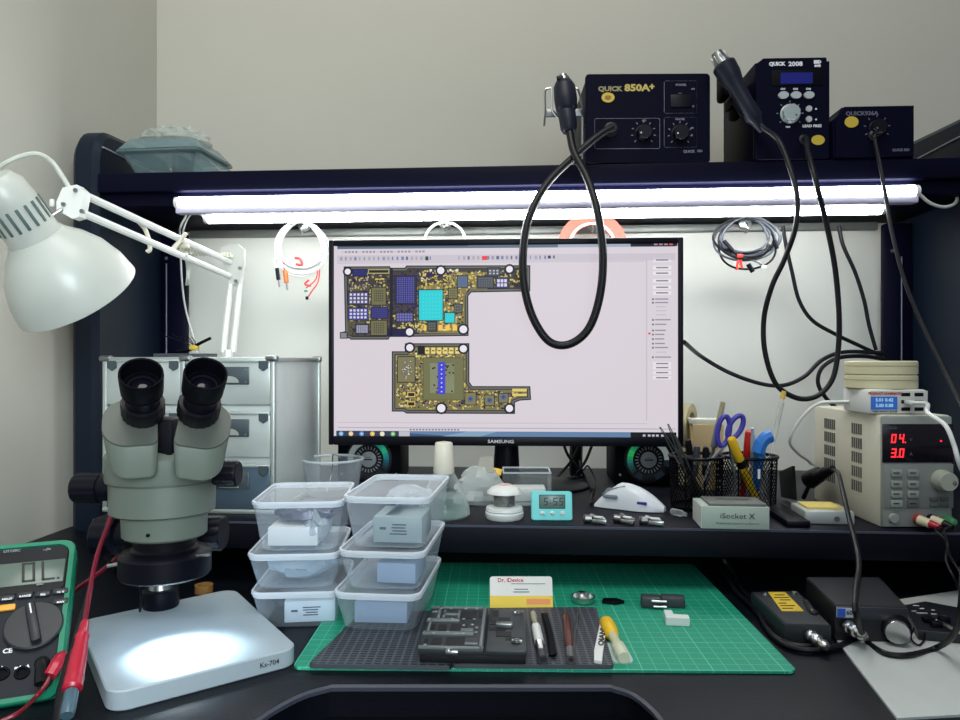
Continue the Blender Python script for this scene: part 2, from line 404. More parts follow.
S(647.4, 258, 648.2, 420, (188, 180, 190)); S(337, 262, 648, 262.6, (190, 183, 194), 2); S(337, 423, 648, 423.7, (195, 187, 198)); S(337.5, 428, 676, 429, (176, 172, 186), 1)
for y in (261, 268.5, 274, 281.5, 288, 293.5): S(654, y - 1.6, 672, y + 2.2, (232, 226, 232), 1); S(657, y - .5, 669, y + 1, (140, 134, 146), 2)
for y in (299.5, 303, 320, 324.5, 330.5, 334.5, 339, 343.5, 347.5, 357): S(653, y - .4, 655, y + 1.4, (120, 115, 128), 2); S(656, y - .3, 656 + rr.uniform(9, 16), y + 1, (150, 143, 155), 2)
for y in (307, 311, 315, 352): S(657, y, 667, y + .9, (190, 183, 193), 2)
for y in (363.5, 367.5, 372.5, 377.5): S(654, y - 1.4, 672, y + 2, (230, 224, 230), 1); S(657, y - .4, 669, y + .9, (130, 124, 138), 2)
S(649.5, 333, 651.5, 335, (220, 50, 60), 3)
for k in range(16): S(411 + k * 3.2, 429.6, 413 + k * 3.2, 431, (110, 108, 124), 2)
# task bar
S(336, 431.8, 632, 437.6, (96, 128, 164)); SP([(440, 437.6), (470, 431.8), (500, 431.8), (480, 437.6)], (130, 160, 190), 2); S(632, 431.8, 677, 437.6, (16, 16, 28))
S(336, 431.8, 411, 437.6, (52, 58, 84), 2); SP([(411, 437.6), (411, 434), (470, 437.6)], (60, 84, 124), 2)
for x, c in ((341, (110, 170, 220)), (351, (225, 205, 140)), (362, (90, 150, 220)), (373, (230, 190, 60)), (383, (235, 225, 190)), (394, (110, 190, 110))): SCi(x, 434.7, 2.4, c, 3); SCi(x, 434.7, .9, (220, 220, 230), 4)
S(400, 432, 411, 437.4, (190, 190, 200), 3)
for x in (644, 649, 653, 657, 662): S(x, 434, x + 2.6, 436, (190, 190, 200), 3)
# board one and two
NV, OL, GO, DK, BL, TE, GR, PUR = (22, 22, 40), (112, 110, 80), (206, 186, 96), (34, 30, 48), (64, 66, 170), (40, 205, 212), (96, 98, 104), (44, 28, 70)
def q(a, b): return a / 3.6 + 320, b / 3.6 + 230
def Q(pts, c, L): SP([q(*p) for p in pts], c, L)
def QR(x0, y0, x1, y1, c, L): S(*q(x0, y0), *q(x1, y1), c, L)
def inside(p, poly):
    r = False; j = len(poly) - 1
    for i in range(len(poly)):
        (xi, yi), (xj, yj) = poly[i], poly[j]
        if (yi > p[1]) != (yj > p[1]) and p[0] < (xj - xi) * (p[1] - yi) / (yj - yi) + xi: r = not r
        j = i
    return r
b1 = [(85, 128), (255, 128), (258, 134), (310, 134), (315, 126), (765, 128), (765, 222), (552, 225), (541, 238), (542, 382), (320, 385), (255, 385), (250, 395), (110, 395), (106, 390), (72, 390), (72, 368), (90, 364)]
b2 = [(310, 408), (545, 408), (545, 548), (556, 563), (765, 563), (768, 612), (727, 615), (710, 622), (710, 663), (315, 663), (305, 656), (262, 656), (262, 437), (310, 437)]
def inset(poly, d):
    cx = sum(p[0] for p in poly) / len(poly); o = []
    n = len(poly); a = sum(poly[i][0] * poly[(i + 1) % n][1] - poly[(i + 1) % n][0] * poly[i][1] for i in range(n))
    sg = 1 if a > 0 else -1
    for i, p in enumerate(poly):
        u = (Vector(p) - Vector(poly[i - 1])).normalized(); v = (Vector(poly[(i + 1) % n]) - Vector(p)).normalized()
        nu, nv = Vector((-u.y, u.x)) * sg, Vector((-v.y, v.x)) * sg
        m_ = nu + nv; m_ = m_ / max(.4, m_.length_squared / 2) if m_.length > .01 else nu
        o.append((p[0] + m_.x * d, p[1] + m_.y * d))
    return o
for poly_, ba in ((b1, OL), (b2, OL)):
    Q(poly_, NV, 2); Q(inset(poly_, 4), (104, 104, 96), 3); Q(inset(poly_, 10), NV, 4); Q(inset(poly_, 13), (64, 58, 52) if poly_ is b1 else (120, 112, 74), 5)
    ip = inset(poly_, 15)
    if poly_ is b1:
        Q([(372, 196), (470, 190), (540, 214), (528, 240), (528, 372), (362, 372), (362, 330), (354, 330), (354, 205)], (132, 118, 66), 5.5)
        Q([(470, 150), (610, 152), (610, 214), (545, 214), (470, 200)], (132, 118, 66), 5.5); Q([(100, 200), (248, 200), (248, 378), (100, 378)], (84, 80, 62), 5.5); Q([(440, 168), (500, 150), (380, 150), (372, 190)], PUR, 5.6)
    for k in range(2600 if poly_ is b1 else 1900):
        x, y = rr.uniform(75, 762), rr.uniform(130, 392) if poly_ is b1 else rr.uniform(412, 660)
        w_, h_ = rr.choice([(4, 9), (9, 4), (5, 5), (12, 6), (3, 6), (7, 7)])
        if not (inside((x, y), ip) and inside((x + w_, y + h_), ip)): continue
        pal = [GO, GO, GO, (226, 214, 150), DK, DK, (150, 134, 60), (60, 50, 90)] if x > 255 else [GO, DK, DK, (170, 160, 150), (60, 50, 90), (90, 84, 60)]
        if 258 < x < 360 and y < 300 and poly_ is b1: pal = [PUR, DK, (70, 50, 110)]
        QR(x, y, x + w_, y + h_, rr.choice(pal), 6)
QR(255, 134, 266, 384, NV, 7); QR(246, 355, 330, 384, (24, 22, 70), 7)
def chip(x0, y0, x1, y1, c, e=NV, L=8): QR(x0 - 3, y0 - 3, x1 + 3, y1 + 3, e, L); QR(x0, y0, x1, y1, c, L + 1)
def dots(x0, y0, x1, y1, nx, ny, c, f=.55, L=10):
    for i in range(nx):
        for j in range(ny):
            w_, h_ = (x1 - x0) / nx, (y1 - y0) / ny
            QR(x0 + i * w_ + w_ * (1 - f) / 2, y0 + j * h_ + h_ * (1 - f) / 2, x0 + (i + 1) * w_ - w_ * (1 - f) / 2, y0 + (j + 1) * h_ - h_ * (1 - f) / 2, c, L)
chip(275, 165, 350, 265, (46, 44, 66)); dots(280, 168, 345, 262, 8, 14, (92, 92, 200), .6)
chip(362, 216, 448, 325, TE); dots(372, 226, 440, 318, 6, 7, (70, 220, 224), .35)
chip(456, 299, 491, 334, TE); chip(502, 166, 538, 205, (92, 108, 128)); dots(508, 172, 532, 198, 4, 4, (60, 80, 170), .5)
chip(574, 168, 632, 208, (70, 72, 78)); dots(578, 171, 629, 205, 8, 5, (110, 108, 120), .5)
chip(642, 174, 684, 208, (60, 60, 110)); dots(644, 176, 682, 206, 3, 2, (214, 210, 232), .75)
chip(612, 138, 655, 165, (70, 72, 84)); dots(614, 142, 653, 162, 3, 2, (180, 190, 196), .55)
chip(470, 210, 500, 245, (120, 116, 74)); dots(474, 214, 496, 241, 3, 3, (60, 64, 60), .5)
chip(490, 268, 517, 297, (96, 98, 92)); dots(494, 272, 513, 293, 2, 2, (50, 52, 60), .5)
chip(392, 330, 425, 364, (70, 72, 70)); dots(396, 334, 421, 360, 3, 3, (120, 116, 110), .5)
chip(278, 297, 340, 330, (72, 68, 90)); dots(280, 299, 338, 328, 6, 3, (110, 112, 210), .65)
chip(103, 222, 176, 266, (70, 68, 120)); dots(105, 224, 174, 264, 5, 3, (214, 210, 220), .6)
chip(103, 280, 174, 322, (70, 72, 150)); dots(105, 282, 172, 320, 5, 3, (214, 210, 220), .6)
chip(188, 278, 246, 316, (56, 56, 130)); dots(190, 280, 244, 314, 8, 5, (40, 38, 70), .5)
chip(188, 206, 240, 268, (112, 108, 74)); dots(196, 214, 232, 258, 5, 5, (40, 42, 44), .5)
chip(186, 326, 244, 378, (112, 108, 74)); dots(194, 332, 234, 372, 5, 5, (44, 46, 60), .5)
chip(130, 340, 176, 372, (80, 80, 110)); dots(132, 342, 174, 370, 6, 4, (200, 200, 220), .6)
chip(120, 140, 168, 162, (40, 40, 110)); chip(178, 142, 250, 152, (30, 28, 44), (190, 176, 110)); chip(74, 370, 96, 388, (130, 134, 140))
for x in range(380, 500, 26): QR(x, 342, x + 16, 362, (244, 196, 90), 8)
for x in range(400, 500, 24): QR(x, 140, x + 9, 148, (220, 220, 224), 8)
for x, y, r in ((100, 147, 11), (441, 145, 13), (690, 142, 12), (327, 367, 13), (523, 358, 14), (328, 424, 13), (523, 428, 13), (443, 643, 15), (690, 643, 13)):
    SCi(*q(x, y), (r + 7) / 3.6, NV, 11); SCi(*q(x, y), r / 3.6, (232, 228, 236), 12)
chip(378, 462, 522, 612, (112, 112, 74), (90, 86, 54)); chip(402, 480, 490, 588, (132, 138, 110), (20, 22, 26)); QR(430, 476, 458, 592, (70, 72, 190), 12)
for k in range(7): SCi(*q(444, 487 + k * 16), 2.1, (50, 48, 220), 13); SCi(*q(444, 487 + k * 16), .9, (190, 190, 240), 14)
for k in range(26): x, y = rr.uniform(404, 484), rr.uniform(484, 582); QR(x, y, x + 6, y + 6, (24, 26, 30), 11)
chip(284, 458, 346, 548, (124, 118, 82)); 
for k in range(60): x, y = rr.gauss(315, 12), rr.gauss(502, 16); QR(x, y, x + 3, y + 3, (70, 84, 120) if k % 3 else (230, 230, 220), 11)
chip(530, 588, 568, 630, (126, 120, 84)); chip(602, 596, 634, 632, (126, 120, 84)); chip(652, 590, 684, 622, (120, 116, 90))
for cx_, cy_ in ((549, 609), (618, 614), (668, 602)): SCi(*q(cx_, cy_), 2.8, (80, 98, 130), 11); SCi(*q(cx_, cy_), 1.3, (50, 60, 150), 12)
for x in range(384, 500, 22): QR(x, 424, x + 15, 446, (232, 210, 120), 8); QR(x + 3, 433, x + 12, 437, (60, 50, 40), 9)
for y in (588, 622): chip(322, y, 345, y + 12, (36, 28, 30), (220, 190, 100))
chip(360, 420, 380, 446, (16, 16, 20))
QR(700, 572, 752, 582, (222, 200, 110), 8); QR(700, 590, 752, 598, (222, 200, 110), 8)
obj('screen_image', sb, scr, ang=None)
b = B(prtw).text('SAMSUNG', .0068, WF @ T(sx(503), -.0006, BB * .48) @ FACE, bold=.0001, sx=1.25); obj('lettering', b, mon)
b = B(blackp).cyl((mc.x + .002, MY + .065, RZ + .01), (mc.x + .002, MY + .06, mc.z + .08), .021, .015, ch=.002); obj('stand_neck', b, mon)
M0 = T(mc.x + .015, MY + .055, RZ)
b = B(blackp, M0).loft([[(x, y, z) for x, y in circ(.115 * k, 40, ry=.075 * k)] for k, z in ((1, 0), (1, .004), (.9, .008), (.3, .014))]); obj('stand_base', b, mon)
# ================================================================== SPEAKERS
def speaker(px, mirror, label):
    c = PY(px, 459.5 if mirror else 459, 1.15); W = T(c.x, 1.15, RZ) @ RZr(2)
    t = thing('desktop_speaker', label, 'speaker', W, 'small speakers behind the monitor')
    obj('cabinet', B(blackm, W).box((0, .05, .098), (.104, .1, .196), .006), t)
    zz = c.z - RZ
    Mf = W @ T(0, -.0005, zz) @ FACE
    obj('cone', B(rubber, Mf).lathe([(.0375, 0), (.0375, .003), (.0350, .004), (.026, .0015), (.010, .001)], 40), t)
    b = B(M=Mf); n = 36
    for k in range(n):                                  # glowing ring, teal to dark
        a0, a1 = 2 * PI * k / n, 2 * PI * (k + .98) / n; ad = math.degrees(a0)
        if mirror: ad = (180 - ad) % 360
        d = min(abs(ad - 25), 360 - abs(ad - 25)); i = max(0, 1 - d / 58)
        c_ = (int(22 + 14 * i), int(34 + 140 * i), int(42 + (52 if mirror else 96) * i + (60 * i if 0 < ad - 300 or ad < 10 else 0))) if not 100 < ad < 190 else (120, 130, 132)
        if 250 < ad < 292 or 205 < ad < 225 or 312 < ad < 330: continue
        c_ = tuple(v // 10 * 10 for v in c_)
        b.m(emis('ring%d_%d_%d' % c_, c_, .85))
        b.add([(r * math.cos(a), r * math.sin(a), .0046) for r, a in ((.0245, a0), (.0335, a0), (.0335, a1), (.0245, a1))], [(0, 1, 2, 3)])
    obj('light_ring', b, t, ang=None)
    b = B(mat('speaker tick', (150, 156, 158), .5), Mf)
    for k in range(24):
        a = 2 * PI * k / 24; b.box((.0185, 0, .0045), (.005, .0018, .001), M=RZr(math.degrees(a)))
    obj('tick_ring', b, t)
    obj('dust_cap', B(mat('cap grey', (150, 156, 160), .4), Mf).lathe([(.0125, .002), (.0125, .0055), (.010, .0062)], 28), t)
    obj('emblem', B(prtd, Mf).box((0, 0, .0065), (.013, .0022, .0004)).box((0, .0032, .0065), (.006, .0008, .0004)), t)
    for sx_ in (-.044, .044): obj('screw', B(steel, Mf).cyl((sx_, -.024, 0), (sx_, -.024, .002), .002, seg=8), t)
    return t
speaker(369, False, 'black speaker with lit ring, behind the clear food boxes under the monitor')
speaker(648, True, 'black speaker with green lit ring, behind the white mouse')
# ================================================================== ALUMINIUM TOOL CABINET
cf = PZ(190, 513, RZ); CYf = cf.y
xa, xb = PY(103, 480, CYf).x, PY(275, 480, CYf).x; cw, chh, cd = xb - xa, PY(190, 357, CYf).z - RZ, .20
Wc = T(xa, CYf, RZ)
cab = thing('aluminium_tool_cabinet', 'silver aluminium drawer cabinet with latches behind the microscope', 'tool cabinet', T((xa + xb) / 2, CYf + cd / 2, RZ))
obj('body', B(mat('cabinet side', (222, 230, 226), .45, metal=.1), Wc).box((cw / 2, cd / 2 + .004, chh / 2), (cw - .004, cd - .008, chh - .004), .003), cab)
b = B(alum, Wc)
colx = (0, cw * .485, cw)
for x in (0.003, cw * .47, cw * .50, cw - .003): b.box((x, .002, chh / 2), (.006, .008, chh), .0015)
for x in (.003, cw - .003): b.box((x, cd - .002, chh / 2), (.007, .007, chh), .0015)
rows = [(chh * k / 3) for k in range(4)]
for z in (0.003, chh - .003): b.box((cw / 2, .001, z), (cw, .008, .006), .0015); b.box((cw - .003, cd / 2, z), (.007, cd, .006), .0015); b.box((cw / 2, cd - .002, z), (cw, .007, .006))
obj('edge_frame', b, cab)
dpm = [mat('drawer face', (196, 204, 200), .35, metal=.35), mat('drawer face shaded', (92, 112, 128), .3, metal=.4)]  # second copy holds the bluish shadow over the bottom row
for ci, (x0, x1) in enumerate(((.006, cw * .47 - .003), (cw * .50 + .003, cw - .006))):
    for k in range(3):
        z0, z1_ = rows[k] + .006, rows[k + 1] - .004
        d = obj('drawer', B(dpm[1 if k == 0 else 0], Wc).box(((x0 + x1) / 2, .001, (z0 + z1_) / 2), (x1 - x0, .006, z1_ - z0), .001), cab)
        obj('drawer_trim', B(alum, Wc).box(((x0 + x1) / 2, -.002, z1_ - .001), (x1 - x0, .004, .004), .001), d)
        lx_ = x0 + (x1 - x0) * .5; lz = z1_ - .020
        b = B(mat('latch plate', (86, 96, 102), .4, metal=.5), Wc).box((lx_, -.0028, lz), (.052, .0022, .023), .001)
        b.m(alum).prism([(-.013, 0), (.013, 0)] + [(.013 * math.cos(q_ * PI / 10), .0085 * math.sin(q_ * PI / 10)) for q_ in range(1, 10)], 0, .0012, T(lx_, -.0038, lz - .009) @ FACE)
        b.m(steel)
        for dx in (-.022, .022):
            for dz in (-.008, .008): b.lathe([(.0013, 0), (.0013, .001)], 8, T(lx_ + dx, -.004, lz + dz) @ FACE)
        obj('latch', b, d)
        for dx in (x0 + .008, x1 - .008): obj('corner_bracket', B(mat('latch plate', (86, 96, 102)), Wc).prism([(-.006, .005), (.006, .005), (.006, -.004), (0, -.008), (-.006, -.004)], -.002, .002, T(dx, -.003, z1_ - .006) @ FACE, bev=.0006), d)
for x in (0.004, cw * .485, cw - .004): obj('top_corner', B(steel, Wc).box((x, .001, chh - .002), (.016, .012, .008), .003), cab)
b = B(alum, Wc); b.box((cw + .0002, cd * .5, chh * .62), (.002, .004, .004)).box((cw + .0002, cd * .06, chh * .27), (.002, .004, .004)); 
obj('back_corner', B(steel, Wc).box((cw - .004, cd - .004, chh - .003), (.014, .012, .010), .003), cab)
# clutter on the cabinet top
p = PZ(165, 353, RZ + chh)
b = B(dgrey).box((xa + .082, CYf + .06, RZ + chh + .0025), (.075, .035, .005), .001); tb = obj('flat_metal_holder', b, None, 'thin grey metal holder lying on top of the aluminium cabinet', 'tool holder')
b = B(blackm).tube([(xa + .07, CYf + .06, RZ + chh + .0075), (xa + .09, CYf + .055, RZ + chh + .010), (xa + .105, CYf + .05, RZ + chh + .018), (xa + .122, CYf + .05, RZ + chh + .026)], .0022)
b.m(gold).box((xa + .098, CYf + .052, RZ + chh + .013), (.012, .008, .007), .002); b.m(blackm)
for k in range(6): b.tube([(xa + .098, CYf + .053, RZ + chh + .014), (xa + .10 - k * .006, CYf + .05, RZ + chh + .021 + .002 * (k % 3)), (xa + .095 - k * .009, CYf + .05, RZ + chh + .028 + .004 * (k % 2))], .0006, sub=5)
obj('wire_tangle', b, None, 'small tangle of black wires with brass connector on the cabinet top', 'wires')
# ================================================================== ROUND TUB, BOTTLE, BAG, BOX, SPOOL
frost = clear('frosted plastic', (218, 228, 236), .14, .25, .55)
frostr = clear('frosted rim', (226, 234, 240), .45, .25, .4)
glass = clear('clear plastic', (225, 236, 238), .03, .06, .75)
water = clear('clear liquid', (150, 190, 184), .16, .05, .45)
c = PZ(327, 497, RZ); 
t = thing('round_deli_tub', 'clear round plastic tub behind the stacked food boxes', 'tub', T(c.x, c.y + .02, RZ))
W = T(c.x, c.y + .03, RZ)
obj('tub_wall', B(frost, W).lathe([(.035, 0), (.037, .001), (.044, .050)], 36, cap1=False), t)
obj('rim', B(frostr, W @ T(0, 0, .051)).ring(.0445, .0018, 40, 8), t)
obj('wire_clip', B(steel, W).tube([(-.01, 0, .002), (-.004, .01, .03), (.0, 0, .055), (.006, -.004, .058), (.012, 0, .053)], .0009), None, 'small metal clip inside the clear round tub', 'clip')
c = PZ(441, 521, RZ); W = T(c.x, c.y + .029, RZ)
t = thing('dispenser_bottle', 'clear conical liquid bottle with a tall white cap beside the food boxes', 'bottle', W)
obj('bottle_body', B(glass, W).lathe([(.031, 0), (.0335, .003), (.032, .014), (.022, .038), (.0125, .056), (.012, .062)], 36), t)
obj('liquid', B(water, W).lathe([(.0305, .0015), (.032, .004), (.0305, .014), (.0265, .026)], 36), t)
obj('cap', B(mat('cap white', (226, 220, 204), .45), W).lathe([(.0125, .054), (.0135, .057), (.0112, .092), (.0102, .0935), (.004, .0945)], 32), t)
# plastic parts bag
c = PZ(478, 508, RZ); W = T(c.x, c.y + .04, RZ)
rb_ = random.Random(5)
t = thing('parts_bag', 'crumpled clear bag of white bits with a yellow sticker beside the solder spool', 'bag', W)
b = B(clear('bag film', (225, 234, 232), .42, .15, .5), W); rings = []
for k in range(9):
    s_ = k / 8; ring = []
    for j in range(18):
        a = 2 * PI * j / 18; r_ = .036 * (math.sin(PI * min(1, .12 + .8 * (1 - s_)) * .62) ** .7) * (1 + rb_.uniform(-.13, .13)); ring.append((r_ * math.cos(a), r_ * .7 * math.sin(a), .050 * s_))
    rings.append(ring)
b.loft(rings); obj('bag_film', b, t, ang=20)
obj('sticker', B(ylw, W).box((.012, -.014, .044), (.018, .002, .010), .0005, M=RX(-35) @ RY(12)), t)
obj('flap', B(mat('grey card', (150, 150, 140), .5), W).prism([(-.012, -.01), (.014, -.008), (.012, .016), (-.006, .014)], 0, .001, T(.006, -.006, .05) @ RX(60)), t)
c = PZ(526, 508, RZ); W = T(c.x, c.y + .04, RZ) @ RZr(3)
t = thing('acrylic_box', 'small clear acrylic box behind the turquoise clock', 'box', W)
b = B(glass, W)
for M_ in (T(0, -.025, .022), T(0, .025, .022)): b.box((0, 0, 0), (.066, .002, .044), M=M_)
for x in (-.032, .032): b.box((x, 0, .022), (.002, .05, .044))
b.box((0, 0, .001), (.066, .05, .002)); obj('box_wall', b, t)
obj('box_edge', B(frostr, W).box((0, -.025, .0445), (.066, .002, .002)).box((0, .025, .0445), (.066, .002, .002)).box((-.032, 0, .0445), (.002, .05, .002)).box((.032, 0, .0445), (.002, .05, .002)), t)
b = B(white, W).box((.004, .004, .012), (.045, .03, .019), .002); obj('white_card_stack', b, None, 'white card pieces inside the clear acrylic box', 'cards')
b = B(blackm, T(c.x - .02, c.y + .005, RZ)).box((0, 0, .004), (.14, .05, .006), .002); 
# solder wire on a white spool stand
c = PZ(504, 520, RZ); W = T(c.x, c.y + .012, RZ)
t = thing('solder_spool', 'solder wire spool on a round white base left of the turquoise clock', 'spool', W)
obj('base', B(white, W).lathe([(.0225, 0), (.024, .002), (.024, .0075), (.0225, .009), (.0235, .0105), (.0225, .014), (.015, .016)], 36), t)
b = B(steel, W)
prof = [(.012, .014)] + [(.0135 - .0006 * (k % 2), .0145 + k * .0011) for k in range(16)] + [(.012, .032)]
obj('solder_winding', b.lathe(prof, 32), t)
obj('flange', B(whitel, W).lathe([(.012, .031), (.022, .0315), (.0215, .034), (.016, .039), (.006, .0425), (.001, .043)], 36), t)
obj('label_disc', B(mat('pink label', (226, 190, 186), .5), W).lathe([(.0085, .0413), (.0085, .0422), (.001, .0434)], 24), t)
# ================================================================== TURQUOISE CLOCK
c = PZ(552, 521, RZ); W = T(c.x, c.y, RZ) @ RZr(3) @ RX(-8)
turq = mat('turquoise plastic', (118, 226, 226), .35)
sc_ = (PZ(573, 521, RZ) - PZ(532, 521, RZ)).length; hh = sc_ * .70
t = thing('digital_clock', 'small turquoise digital clock with three silver buttons on the riser edge', 'clock', W)
obj('case', B(turq, W).prism(rrect(sc_, hh, .003), -.012, 0, T(0, 0.0, hh / 2 + .0005) @ FACE, bev=.001), t)
def C(px, py): return pl(W, px, py, -.001)
x0, z0 = C(540, 508); x1, z1_ = C(564.5, 495.5)
d = obj('display', B(mat('lcd grey', (104, 128, 122), .25), W).box(((x0 + x1) / 2, -.0003, (z0 + z1_) / 2), (x1 - x0, .001, z1_ - z0), .0004), t)
obj('bezel', B(dgrey, W).box(((x0 + x1) / 2, .0002, (z0 + z1_) / 2), (x1 - x0 + .002, .001, z1_ - z0 + .002), .0004), t)
obj('digits', B(mat('lcd ink', (44, 56, 56), .5)).seg7('5:55', (z1_ - z0) * .62, W @ T(x0 + .0045, -.0011, z0 + (z1_ - z0) * .2) @ FACE), d, ang=None)
for px in (542.5, 552.5, 562.5): x, z = C(px, 513); obj('button', B(white, W).lathe([(.0026, 0), (.0026, .0008), (.0018, .0016)], 20, T(x, -.0002, z) @ FACE @ Matrix.Diagonal((1.15, .8, 1, 1))), t)
# ================================================================== MOUSE
c = PZ(632, 512, RZ); W = T(c.x, c.y + .018, RZ) @ RZr(-24)
t = thing('computer_mouse', 'white computer mouse sitting on the riser in front of a speaker', 'mouse', W)
L_ = .092; rings = []
for k in range(17):
    s_ = k / 16; x = -L_ / 2 + L_ * s_
    h = .003 + .0300 * math.sin(PI * min(.985, s_ ** .78 * .985 + .012)) ** .72 * min(1, .42 + 1.6 * s_)
    w_ = .0185 * (1 - .16 * math.sin(PI * s_ * 1.4) ** 2) * math.sin(PI * (.10 + .86 * s_)) ** .45
    rings.append([(x, w_ * math.copysign(abs(math.cos(a)) ** .8, math.cos(a)), .0015 + h * max(0, math.sin(a)) ** .75 - .001 * max(0, -math.sin(a))) for a in [2 * PI * j / 28 for j in range(28)]])
obj('shell', B(mat('mouse white', (226, 232, 238), .3), W).loft(rings), t)
obj('skirt', B(dgrey, W).loft([[(p[0] * .96, p[1] * .93, 0) for p in r] for r in rings[:1]] + [[(r[0][0], r[j][1] * .96, .0012 if math.sin(2 * PI * j / 28) > 0 else 0) for j in range(28)] for r in rings]), t)
for yy in (-.0095, .0085): obj('top_groove', B(mat('mouse grey', (130, 140, 156), .35), W).tube([(-.036, yy * .6, .0185), (-.022, yy, .0262), (-.004, yy, .0318)], .0007), t)
obj('scroll_wheel', B(grey, W).cyl((-.028, -.003, .020), (-.028, .003, .020), .006), t)
obj('side_button', B(mat('mouse grey', (130, 140, 156), .35), W).box((-.022, -.0162, .0175), (.020, .003, .005), .0014, M=RX(0)), t)
obj('side_light', B(mat('mouse violet', (70, 60, 150), .3), W).box((.020, -.0155, .0125), (.013, .0035, .0035), .001), t)
pcab = [W @ Vector((-.046, 0, .006)), W @ Vector((-.056, .004, .004)), PZ(596, 485, RZ) + Vector((0, .02, .004)), PZ(588, 478, RZ) + Vector((0, 0, .02)), PY(582, 470, 1.2), PY(577, 452, 1.24), PY(570, 435, 1.26)]
obj('cord', B(rubber).tube(pcab, .0016), t)
# ================================================================== THREE METAL CLIPS
def clip():
    W = I4
    t = thing('metal_clip', 'x', 'clip', W, 'steel tweezer clips on the riser edge')
    b = B(steel); b.cyl((-.010, -.001, .004), (-.004, 0, .004), .0038, .0032, 12).cyl((-.006, .004, .006), (-.001, .002, .005), .0030, .0026, 12); obj('barrel', b, t)
    b = B(silver).box((.004, -.003, .003), (.014, .005, .004), .001).box((.002, .004, .004), (.013, .003, .003), .001); obj('jaw', b, t)
    obj('grip', B(white).box((.003, -.001, .0065), (.009, .004, .002), .0008), t)
    b = B(steel)
    for k in range(5): b.ring(.0035, .0005, 12, 5, T(-.0115 + .0012 * k, .001, .004) @ RY(90))
    obj('spring', b, t); return t
ck = clip()
for i, (px, py, a, lab) in enumerate(((596, 523.5, -15, 'small metal clip on the riser edge, nearest the turquoise clock'), (625, 523.5, -32, 'small metal clip on the riser edge, middle one of three in front of the mouse'), (652, 525, -12, 'small metal clip on the riser edge, nearest the pen cup'))):
    W = T(PZ(px, py, RZ)) @ RZr(a)
    W = W @ Matrix.Scale(1.25, 4)
    if i == 0: ck.matrix_world = W; WM[ck.name] = W; ck['label'] = lab
    else: dup(ck, W, lab)
c = PZ(672, 515, RZ); W = T(c) @ RZr(-50)
obj('bottle_vial', B(glass, W).lathe([(.004, 0), (.0045, .001), (.0045, .014), (.0025, .018), (.0025, .022)], 16, T(0, 0, .0045) @ RY(90)), None, 'tiny clear vial lying between mouse and pen cup', 'vial')
# ================================================================== WHITE ARCHITECT LAMP
lamp = thing('desk_lamp', 'white swing arm desk lamp with domed shade near the left wall', 'lamp', T(PY(226, 350, 1.17).x, 1.17, RZ))
dl = .86
A = PD(36, 238, dl); Bc = PD(79, 297, dl + .052); ax = (Bc - A); Ls = ax.length; M = along(A, ax)
R_ = (PD(133, 268, dl) - PD(22, 328, dl)).length / 2
k = dl / F; r_ = 26.5 * k
shade = [(r_ * 1.02, -.002), (r_ * 1.12, .003), (R_ * .66, Ls * .2), (R_ * .83, Ls * .42), (R_ * .95, Ls * .70), (R_ * 1.0, Ls * .97), (R_ * .985, Ls * .98), (R_ * .92, Ls * .68), (R_ * .79, Ls * .42), (R_ * .5, Ls * .16), (.006, Ls * .04)]
shadem = mat('shade white', (186, 190, 183), .4, coat=.15)
obj('lamp_shade', B(shadem, M).lathe(shade, 56), lamp)
hh = 66 * k
obj('lamp_housing', B(shadem, M).lathe([(r_ * 1.0, 0), (r_ * .96, -.006), (r_ * .93, -hh * .62), (r_ * .86, -hh * .86), (r_ * .62, -hh), (.004, -hh * 1.02)], 48), lamp)
b = B(mat('slot dark', (86, 104, 102), .6), M)
toc = (M.inverted() @ O); ca = math.degrees(math.atan2(toc.y, toc.x))
for j in range(-4, 7): b.box((r_ * .955, 0, -hh * .40), (.002, .0038, hh * .34), .0012, M=RZr(ca + j * 20))
obj('vent_slot', b, lamp)
bulb = B(mat('bulb', (240, 240, 235), .3), M).lathe([(.012, Ls * .1), (.012, Ls * .3), (.024, Ls * .55), (.022, Ls * .7), (.004, Ls * .78)], 24); obj('bulb', bulb, lamp)
# knuckle
J0, J1 = PD(75, 203, .885), PD(84, 214, .885)
b = B(silver).cyl(PD(52, 217, .87), PD(66, 208, .885), .0035); obj('swivel_pin', b, lamp)
obj('wing_nut', B(whitel).box(PD(52, 203, .88), (.006, .004, .010), .002), lamp)
def plate(pts, d, th, m): 
    P_ = [PD(x, y, d) for x, y in pts]; b = B(m); b.loft([[p - CF * th for p in P_], [p + CF * th for p in P_]]); return b
pb_ = plate([(66, 189), (80, 186), (88, 193), (83, 218), (76, 220), (60, 211), (60, 203)], .886, .0075, whitel)
obj('head_bracket', pb_, lamp)
for x, y in ((76, 190.5), (64, 204.5), (82.5, 211.5)): o = PD(x, y, .8785); obj('bolt', B(steel).cyl(o + CF * .002, o - CF * .0025, .0026, seg=12), lamp)
E1, E2 = PD(230, 262, 1.165), PD(229, 276, 1.165)
def bar(p, q_, w, m, nm): obj(nm, B(m).tube([p, q_], w, sub=8), lamp)
bar(PD(80, 193, .887), E1, .0052, whitel, 'upper_arm'); bar(PD(80, 212, .887), E2, .0052, whitel, 'upper_arm')
for x0, y0, x1, y1, d_ in ((142, 222, 150, 250, 1.0), ):
    b = B(offwh).tube([PD(138, 221, .985), PD(146, 231, 1.0), PD(150, 248, 1.0), PD(147, 252, 1.0)], .003); obj('cable_tie', b, lamp)
sp = B(mat('spring', (206, 204, 186), .4, metal=.4)); P_ = [PD(172 + (232 - 172) * t / 60, 250 + (256 - 250) * t / 60, 1.05 + .11 * t / 60) for t in range(61)]
